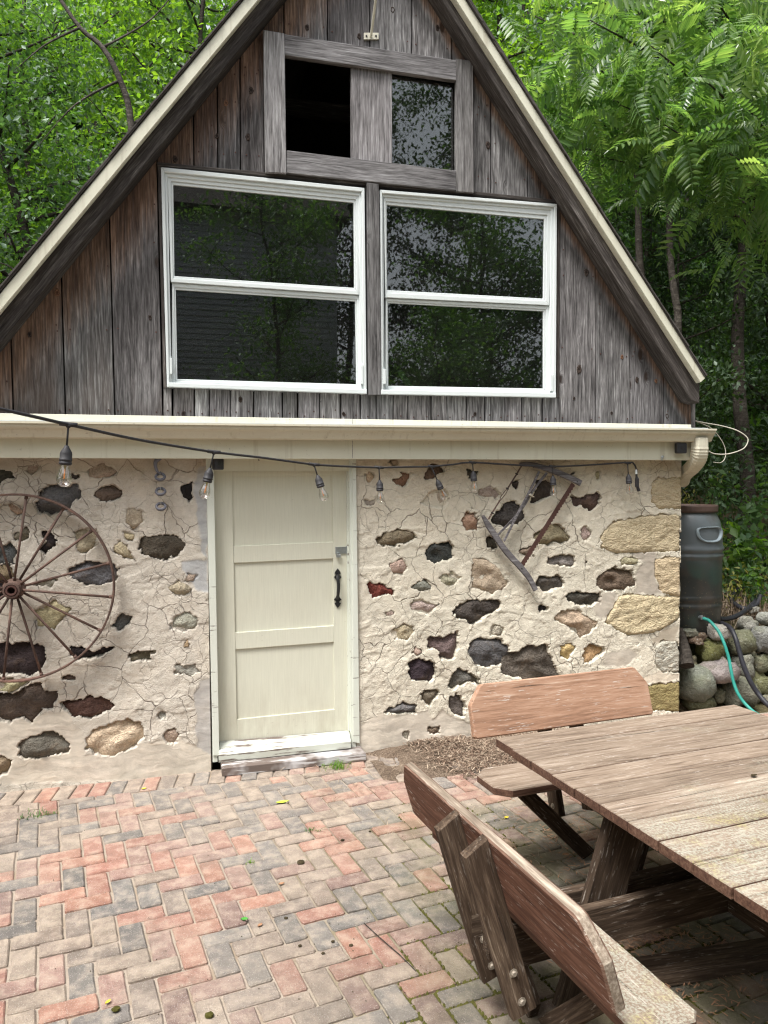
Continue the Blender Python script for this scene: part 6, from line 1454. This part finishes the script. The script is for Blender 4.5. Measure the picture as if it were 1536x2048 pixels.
# undergrowth on the bank by the barrel
def plant(name, label, x, y, h, n, size, mat, seed, group=None, spread=.16, asp=.55, stems=5):
    rnd = random.Random(seed); z = float(ground_h(np.array([x*1.0]), np.array([y*1.0]))[0]); t = thing(name, (x, y, z), label, 'plant', group)
    mb = MB(); C = []
    for i in range(stems):
        e = Vector((x+rnd.gauss(0, spread), y+rnd.gauss(0, spread), z+h*rnd.uniform(.7, 1.05))); m = Vector((x, y, z)).lerp(e, .5)+Vector((rnd.gauss(0, .03), 0, .05)); lp = spline([(x+rnd.gauss(0, .05), y, z-.03), m, e], 6); tube(mb, lp, [.005-.0003*q for q in range(13)], 5)
        for q in range(n//stems): s = rnd.uniform(.2, 1); p = lp[int(s*12)]; C.append((p.x+rnd.gauss(0, .045), p.y+rnd.gauss(0, .045), p.z+rnd.gauss(0, .03)))
    mb.build('stem', MAT['leaf_dark'], t); link('foliage', leaf_mesh('foliage', np.array(C), size, asp=asp), MAT[mat], t)
GP = 'undergrowth on the bank behind the barrel'
def BP(px, py, Y): p = P3(px, py, Y); return p.x, p.y
for i, (px, Y, h, n, sz, mat, lab, asp) in enumerate([
    (1385, 1.7, 1.00, 260, .07, 'leaf_gold', 'yellowish feathery plant rising behind the barrel lid', .28), (1410, 1.5, .85, 240, .06, 'leaf_gold', 'yellow-green wispy plant right of the barrel lid', .28), (1365, 2.2, 1.3, 240, .07, 'leaf_gold', 'pale wispy weed just below the downspout', .25),
    (1470, 1.3, 1.0, 200, .10, 'leaf_mid', 'leafy weed with broad mid-green leaves right of the barrel', .6), (1510, 1.15, .9, 180, .11, 'leaf_bright', 'fresh green broad-leaved weed near the right edge', .65), (1455, 1.9, 1.35, 240, .09, 'leaf_mid', 'tall leafy weed under the cable loop', .5), (1530, 1.8, 1.4, 240, .10, 'leaf_mid', 'tall weed at the right edge above the hose coil', .5),
    (1490, 2.6, 1.7, 260, .10, 'leaf_dark', 'dark tall weed clump in the shade at right', .5), (1430, 2.8, 1.8, 260, .09, 'leaf_dark', 'dark weed clump behind the gutter end', .5), (1560, 2.4, 1.7, 240, .10, 'leaf_dark', 'dark weed clump beyond the right edge', .5), (1475, .95, .5, 120, .06, 'leaf_gold', 'low straw-green weed beside the barrel belly', .4), (1520, .9, .55, 140, .07, 'leaf_mid', 'low green weed above the hose coil', .5), (1440, 1.25, .7, 160, .07, 'leaf_mid', 'small leafy weed touching the barrel side', .5), (1600, 1.3, 1.0, 180, .1, 'leaf_mid', 'leafy weed just past the hose coil', .5)]):
    x, y = BP(px, 1000, Y); plant('weed_plant', lab, x, y, h, n, sz, mat, 40+i, GP, .20, asp)
def straw(name, label, pts, n, L, spread, mat, zfn, w=.0022, flatk=.35):
    """dry stalks / needles lying about: thin three-sided blades"""
    c = np.array(pts)[rng.integers(0, len(pts), n)] + rng.normal(size=(n, 2))*spread; z = zfn(c[:, 0], c[:, 1])
    a = rng.uniform(0, 6.283, n); el = np.abs(rng.normal(size=n))*flatk; ln = L*rng.uniform(.4, 1.3, n)
    d = np.stack([np.cos(a)*np.cos(el), np.sin(a)*np.cos(el), np.sin(el)], 1); b = np.stack([c[:, 0], c[:, 1], z+rng.uniform(.0, .02, n)], 1)
    s = np.stack([-np.sin(a), np.cos(a), 0*a], 1)*w; e = b+d*ln[:, None]; m = b+d*ln[:, None]*.5+np.array([0, 0, .15])*ln[:, None]*rng.uniform(-.2, .6, (n, 1))
    V = np.stack([b-s, b+s, m+s, e, m-s], 1).reshape(-1, 3); i = np.arange(n)*5
    Fc = np.concatenate([np.stack([i, i+1, i+2], 1), np.stack([i, i+2, i+4], 1), np.stack([i+4, i+2, i+3], 1)])
    prop(link(name, np_mesh(name, V, Fc), MAT[mat]), label, 'litter', None, 'stuff')
bankz = lambda x, y: ground_h(x, y)
straw('dry_stalks', 'tangle of dry stalks on the bank beside the barrel', [BP(px, 1150, Y) for px, Y in ((1470, .8), (1500, .9), (1530, .7), (1560, .9), (1490, 1.2), (1530, 1.3), (1460, 1.0))], 2600, .22, .17, 'straw', bankz, .003, .7)
flatz = lambda x, y: 0*x+.001
LT = [(G(px, py).x, G(px, py).y) for px, py in ((830, 1490), (870, 1495), (910, 1500), (950, 1500), (990, 1505), (960, 1525), (1000, 1535), (900, 1520), (940, 1540), (1020, 1520), (1040, 1500), (1080, 1490), (1130, 1480))]
def litter_h(x, y): return .002+.045*np.clip((y+.62)/.55, 0, 1)*np.clip(1.25-np.abs(x-2.15)/1.0, 0, 1)*(.5+fbm(x*7, y*7, 3, 4))
def mat_bed():
    t = NT('bed'); P = t.coord('Position'); b = t.noise(P, 90, 5, .75); a = t.noise(P, 8, 3)
    c = t.ramp(t.m('ADD', t.m('MULTIPLY', b, .75), t.m('MULTIPLY', a, .25)), [(.34, (.06, .042, .03)), (.5, (.17, .125, .092)), (.64, (.34, .27, .205))]); t.pbsdf(c, .95, .1, t.bump(b, 1, .02)); MAT['bed'] = t.mat
mat_bed()
def litter_bed():
    xs = np.arange(1.25, 3.4, .025); ys = np.arange(-.62, .03, .025); X, Y = np.meshgrid(xs, ys); ny, nx = X.shape
    edge = fbm(X*5, Y*5, 3, 18); Z = litter_h(X, Y)-.004-.03*np.clip((.55-edge)/.1, 0, 1)*np.clip((-.22-Y)/.16+np.clip((1.75-X)/.4, 0, 1)*1.6, 0, 1)
    i = np.arange(nx*ny).reshape(ny, nx); Fc = np.stack([i[:-1, :-1], i[:-1, 1:], i[1:, 1:], i[1:, :-1]], -1).reshape(-1, 4)
    me = np_mesh('litter_bed', np.stack([X, Y, Z], -1).reshape(-1, 3), Fc); me.polygons.foreach_set('use_smooth', [True]*len(me.polygons))
    prop(link('litter_bed', me, MAT['bed']), 'thin bed of brown soil and rotted needles along the wall foot', 'soil', None, 'stuff')
litter_bed()
straw('needle_litter', 'heap of dry brown needles and twigs at the foot of the wall', LT, 7500, .045, .085, 'needle', litter_h, .0021, .22)
straw('scattered_twigs', 'thin dry twigs scattered over the bricks near the step', [(G(px, py).x, G(px, py).y) for px, py in ((720, 1560), (760, 1540), (700, 1600), (800, 1580), (650, 1560), (880, 1700), (960, 1680), (1040, 1660))], 420, .06, .20, 'straw', flatz, .0014, .12)
straw('under_table_litter', 'leaf litter gathered on the shaded bricks under the table', [(G(px, py).x, G(px, py).y) for px, py in ((1130, 1660), (1200, 1720), (1330, 1900), (1290, 1870), (1400, 1950), (1480, 1480), (1510, 1460))], 1500, .035, .16, 'leaf_dry', flatz, .0022, .12)
# moss in the joints by the table, crumbs
def moss():
    V, Fc = [], []; n = 0; rnd = random.Random(5); k = 0
    while k < 2600:
        px, py = rnd.uniform(800, 1500), rnd.uniform(1580, 2060); p = G(px, py)
        if float(fbm(np.array([p.x*2.6]), np.array([p.y*2.6]), 3, 6)[0]) < .44+(.10 if px < 900 else 0): continue
        a, b = (p-BO).dot(bx)/BU, (p-BO).dot(by)/BU; i, j = math.floor(a), math.floor(b); q = (i-j) % 4
        if rnd.random() < .5: a = round(a); 
        else: b = round(b)
        # keep only points on a real joint
        i2, j2 = math.floor(a+.01), math.floor(b+.01)
        w = BO+bx*(a*BU+rnd.gauss(0, .003))+by*(b*BU+rnd.gauss(0, .003)); kk = (math.floor(a)-math.floor(b)) % 4
        if abs(a-round(a)) < 1e-6:
            l = (round(a)-1+math.floor(b)) % 4
            if l == 0: k += 1; continue
        else:
            l = (math.floor(a)+(round(b)-1)) % 4
            if l == 2: k += 1; continue
        s = rnd.uniform(.003, .0075); o = len(V)
        for m in range(5): an = 6.283*m/5+rnd.random(); V.append((w.x+math.cos(an)*s*1.3, w.y+math.sin(an)*s*1.3, -.008))
        V.append((w.x, w.y, -.002+s*rnd.uniform(.4, 1.0)))
        for m in range(5): Fc.append((o+m, o+(m+1) % 5, o+5))
        k += 1
    prop(link('joint_moss', np_mesh('joint_moss', V, Fc), MAT['moss']), 'cushions of olive moss in the brick joints by the bench', 'moss', None, 'stuff')
moss()
def lump(name, px, py, r, mat, label, cat, group=None, sq=.6):
    p = G(px, py); mb = MB(); rows = []; sd = random.random()*30
    for i in range(7):
        th = math.pi*i/6; row = []
        for j in range(10):
            ph = 6.283*j/10; d = Vector((math.sin(th)*math.cos(ph), math.sin(th)*math.sin(ph), math.cos(th))); f = 1+random.uniform(-.16, .16)
            row.append(Vector((p.x, p.y, r*sq*.9))+Vector((d.x*r*f*1.2, d.y*r*f, d.z*r*sq*f)))
        rows.append(mb.add(*row))
    for i in range(6):
        for j in range(10): jj = (j+1) % 10; mb.face(rows[i]+j, rows[i+1]+j, rows[i+1]+jj, rows[i]+jj)
    o = mb.build(name, MAT[mat]); prop(o, label, cat, group)
lump('moss_clump', 232, 2022, .013, 'mosslump', 'olive mossy clump left of the other at the bottom edge of the bricks', 'moss clump', 'mossy clumps on the bricks'); lump('moss_clump', 419, 2034, .014, 'mosslump', 'round olive mossy clump furthest down on a grey brick', 'moss clump', 'mossy clumps on the bricks')
lump('walnut_husk', 602, 1728, .016, 'husk', 'dark crumpled walnut husk alone on pale bricks in front of the door', 'walnut husk')
for px, py, lab in ((666, 1884, 'dark mossy crumb on the joint of a grey brick'), (646, 1908, 'small dark crumb below the mossy crumb'), (702, 1892, 'small black crumb right of the mossy crumb'), (572, 1838, 'upright dark seed crumb on a tan brick'), (740, 1664, 'dark crumb near the far end of the near backrest'), (685, 1682, 'dark crumb on tan bricks below the twig litter'), (600, 1893, 'tiny dark crumb on a charcoal brick')):
    lump('debris_crumb', px, py, random.uniform(.006, .010), 'husk', lab, 'debris', 'dark crumbs scattered on the patio bricks')
def crumbs():
    V, Fc = [], []; rnd = random.Random(9)
    for k in range(420):
        px, py = 1000*rnd.random()**.6, rnd.uniform(1545, 2048); p = G(px, py); s = rnd.uniform(.001, .0034); o = len(V)
        if rnd.random() > .35+.65*float(fbm(np.array([p.x*2]), np.array([p.y*2]), 2, 3)[0]): continue
        for m in range(4): an = 1.571*m+rnd.random(); V.append((p.x+math.cos(an)*s, p.y+math.sin(an)*s*1.4, .0))
        V.append((p.x, p.y, s*1.2))
        for m in range(4): Fc.append((o+m, o+(m+1) % 4, o+4))
    prop(link('patio_crumbs', np_mesh('patio_crumbs', V, Fc), MAT['husk']), 'tiny dark crumbs of soil and seed on the bricks', 'litter', None, 'stuff')
crumbs()
def fallen_leaf(px, py, L, w, ang, mat, label, z=0.0, group=None):
    p = G(px, py, z); mb = MB(); n = 6; rows = []
    d = Vector((math.cos(ang), math.sin(ang), 0)); s = Vector((-d.y, d.x, 0))
    for i in range(n+1):
        t_ = i/n; ww = w*math.sin(math.pi*min(.98, t_*.9+.06)); q = p+d*(L*(t_-.5)); h = .004+.012*L*10*abs(t_-.5)**2
        rows.append(mb.add(q+s*ww/2+ZA*(h+.004), q+ZA*h, q-s*ww/2+ZA*(h+.005)))
    for i in range(n):
        for k in range(2): mb.face(rows[i]+k, rows[i+1]+k, rows[i+1]+k+1, rows[i]+k+1)
    prop(mb.build('fallen_leaf', MAT[mat]), label, 'leaf', group)
GF = 'fallen leaves on the patio'
fallen_leaf(565, 1606, .075, .035, .1, 'leaf_lime', 'lime-yellow fallen leaf on grey bricks in front of the step', 0, GF); fallen_leaf(288, 1579, .03, .018, .3, 'leaf_yellow', 'small yellow leaf near the soldier row left of the door', 0, GF)
fallen_leaf(489, 1841, .032, .026, -.3, 'leaf_fresh', 'dark green leaf curled on a tan brick in mid patio', 0, GF); fallen_leaf(216, 2007, .026, .014, .9, 'leaf_yellow', 'yellow leaf on a charcoal brick next to a mossy clump', 0, GF)
fallen_leaf(520, 1853, .028, .018, .8, 'leaf_dry', 'pinkish dry leaf right of the green one', 0, GF); fallen_leaf(563, 1770, .03, .02, .3, 'leaf_dry', 'brown dry leaf on pale bricks below the walnut husk', 0, GF)
fallen_leaf(1013, 1637, .03, .024, .5, 'leaf_yellow', 'pale tan leaf on the bricks below the far seat end', 0, GF); fallen_leaf(1131, 1711, .035, .028, .2, 'leaf_dry', 'curled brown leaf in the shade under the table edge', 0, GF)
fallen_leaf(1508, 1554, .03, .02, .2, 'husk', 'small dark curled leaf lying on the tabletop', .742, GF)
t = thing('twig', G(745, 1870), 'thin bent dry twig on bricks left of the near bench posts', 'twig'); mb = MB(); tube(mb, [G(728, 1848)+ZA*.004, G(755, 1875)+ZA*.008, G(800, 1912)+ZA*.004, G(832, 1945)+ZA*.005], .0022, 5); mb.build('stick', MAT['bark'], t)
def tuft(name, px, py, n, h, mat, label, spread=.04):
    p = G(px, py); t = thing(name, p, label, 'grass tuft', 'grass tufts on the patio'); mb = MB(); rnd = random.Random(px)
    for i in range(n):
        a = rnd.uniform(0, 6.283); b = p+Vector((rnd.gauss(0, spread), rnd.gauss(0, spread*.5), -.004)); o = Vector((math.cos(a), math.sin(a), 0)); L = h*rnd.uniform(.5, 1.2); s = Vector((-o.y, o.x, 0))*.0022
        m = b+o*L*.35+ZA*L*.6; e = b+o*L*.95+ZA*L*rnd.uniform(.3, .9); n0 = mb.add(b-s, b+s, m+s*.8, m-s*.8, e); mb.face(n0, n0+1, n0+2, n0+3); mb.face(n0+3, n0+2, n0+4)
    mb.build('blade', MAT[mat], t)
tuft('grass_tuft', 672, 1536, 70, .07, 'leaf_bright', 'bright green grass tuft growing at the right end of the doorstep'); tuft('grass_tuft', 222, 1541, 16, .05, 'leaf_mid', 'few grass blades at the wall foot left of the door', .02); tuft('grass_tuft', 75, 1632, 60, .035, 'leaf_mid', 'flat grey-green weed patch in the joints at far left', .05)
tuft('grass_tuft', 500, 1727, 14, .03, 'leaf_bright', 'tiny green sprout in a joint in mid patio', .012); tuft('grass_tuft', 626, 1662, 26, .03, 'leaf_mid', 'sparse green sprouts in a joint before the near bench', .03)
tuft('grass_tuft', 815, 1492, 60, .10, 'straw', 'dry straw tuft at the wall foot right of the door', .04)

# ------------------------------------------------------------------ behind the photographer: what the panes mirror, plus trees added to block skylight
def behind():
    t = thing('neighbour_house', (0, -15, 0), 'grey lap-sided two-storey house across the yard, mirrored in the panes', 'house')
    mb = MB(); x0, x1 = -7.5, 4.2; y = -14.5; z = 0.0
    while z < 8.6:
        slab(mb, [(0, 0), (.028, 0), (.006, .15), (0, .15)], (x0, y, z), YA, ZA, XA, x1-x0, 0); z += .145
    mb.build('siding', MAT['siding'], t)
    mb = MB(); box(mb, ((x0+x1)/2, y-3.02, 4.3), (x1-x0-.02, 6, 8.58), 0); mb.build('wall', MAT['siding'], t)
    mb = MB(); slab(mb, [(-3.4, 8.5), (3.4, 8.5), (0, 11.6)], (x0-.3, y-3, 0), YA, ZA, XA, x1-x0+.6, 0); mb.build('roof', MAT['shingle'], t)
    for wx in (-4.6, -.9):
        mb = MB(); wallslab(mb, [(wx, 1.0), (wx+1.1, 1.0), (wx+1.1, 2.7), (wx, 2.7)], 0, .02, 0); mb.v = [(a, y+.03+.02-b, c) for a, b, c in mb.v]; f = mb.build('window', MAT['window_white'], t)
        mb = MB(); wallslab(mb, [(wx+.1, 1.1), (wx+1.0, 1.1), (wx+1.0, 2.6), (wx+.1, 2.6)], 0, .01, 0); mb.v = [(a, y+.056+.01-b, c) for a, b, c in mb.v]; mb.build('pane', MAT['iron'], f)
    G2 = 'garden trees across the yard'
    tree('yard_tree', 'many-stemmed garden tree before the grey house, mirrored in the left panes', 2.4, -11.6, 8.5, .09, (-.05, 0), 26, 1.9, 34, .36, .11, 'leaf_mid', 31, G2, .2)
    tree('yard_tree', 'open leafy garden tree right of the house, mirrored in the right panes', 7.2, -12.0, 9.5, .10, (0, 0), 30, 2.2, 44, .42, .12, 'leaf_mid', 32, G2, .15)
    tree('yard_tree', 'low broad garden tree between house and open trees, mirrored low in the panes', 5.4, -10.5, 5.5, .07, (.03, 0), 26, 1.7, 48, .36, .10, 'leaf_mid', 34, G2, .08)
    tree('yard_tree', 'tall garden tree standing behind the open leafy one across the yard', 8.6, -16.5, 13, .14, (0, 0), 34, 2.8, 48, .5, .14, 'leaf_dark', 35, G2, .12)
    tree('yard_tree', 'tall garden tree close beside the right end of the grey house', 5.2, -17.0, 13, .14, (0, 0), 34, 2.6, 48, .5, .14, 'leaf_dark', 36, G2, .12)
    tree('yard_tree', 'garden tree furthest right across the yard, mirrored at the pane edge', 10.2, -13.5, 10.5, .12, (0, 0), 30, 2.4, 44, .45, .12, 'leaf_dark', 33, G2, .15)
    GY = 'added trees round the yard that block low skylight'  # unseen trees, added to darken the space under the table
    for i, (x, y, h, m) in enumerate(((-7.5, -3.5, 8, 'leaf_mid'), (-8.5, 0.5, 9, 'leaf_dark'), (-8.0, -7.5, 9, 'leaf_mid'), (9.5, -1.0, 9, 'leaf_mid'), (10.5, -5.5, 9, 'leaf_dark'), (-6.0, -11.5, 8, 'leaf_mid'))):
        tree('sky_blocker_tree', ['leafy tree left of the patio', 'dark leafy tree left of the shed end', 'leafy tree at the left rear of the yard', 'leafy tree right of the boulders', 'dark leafy tree right of the picnic table', 'leafy tree before the left end of the grey house'][i]+', added outside the view to block low skylight', x, y, h, .12, (0, 0), 28, 2.2, 40, .45, .15, m, 60+i, GY, .1)
behind()
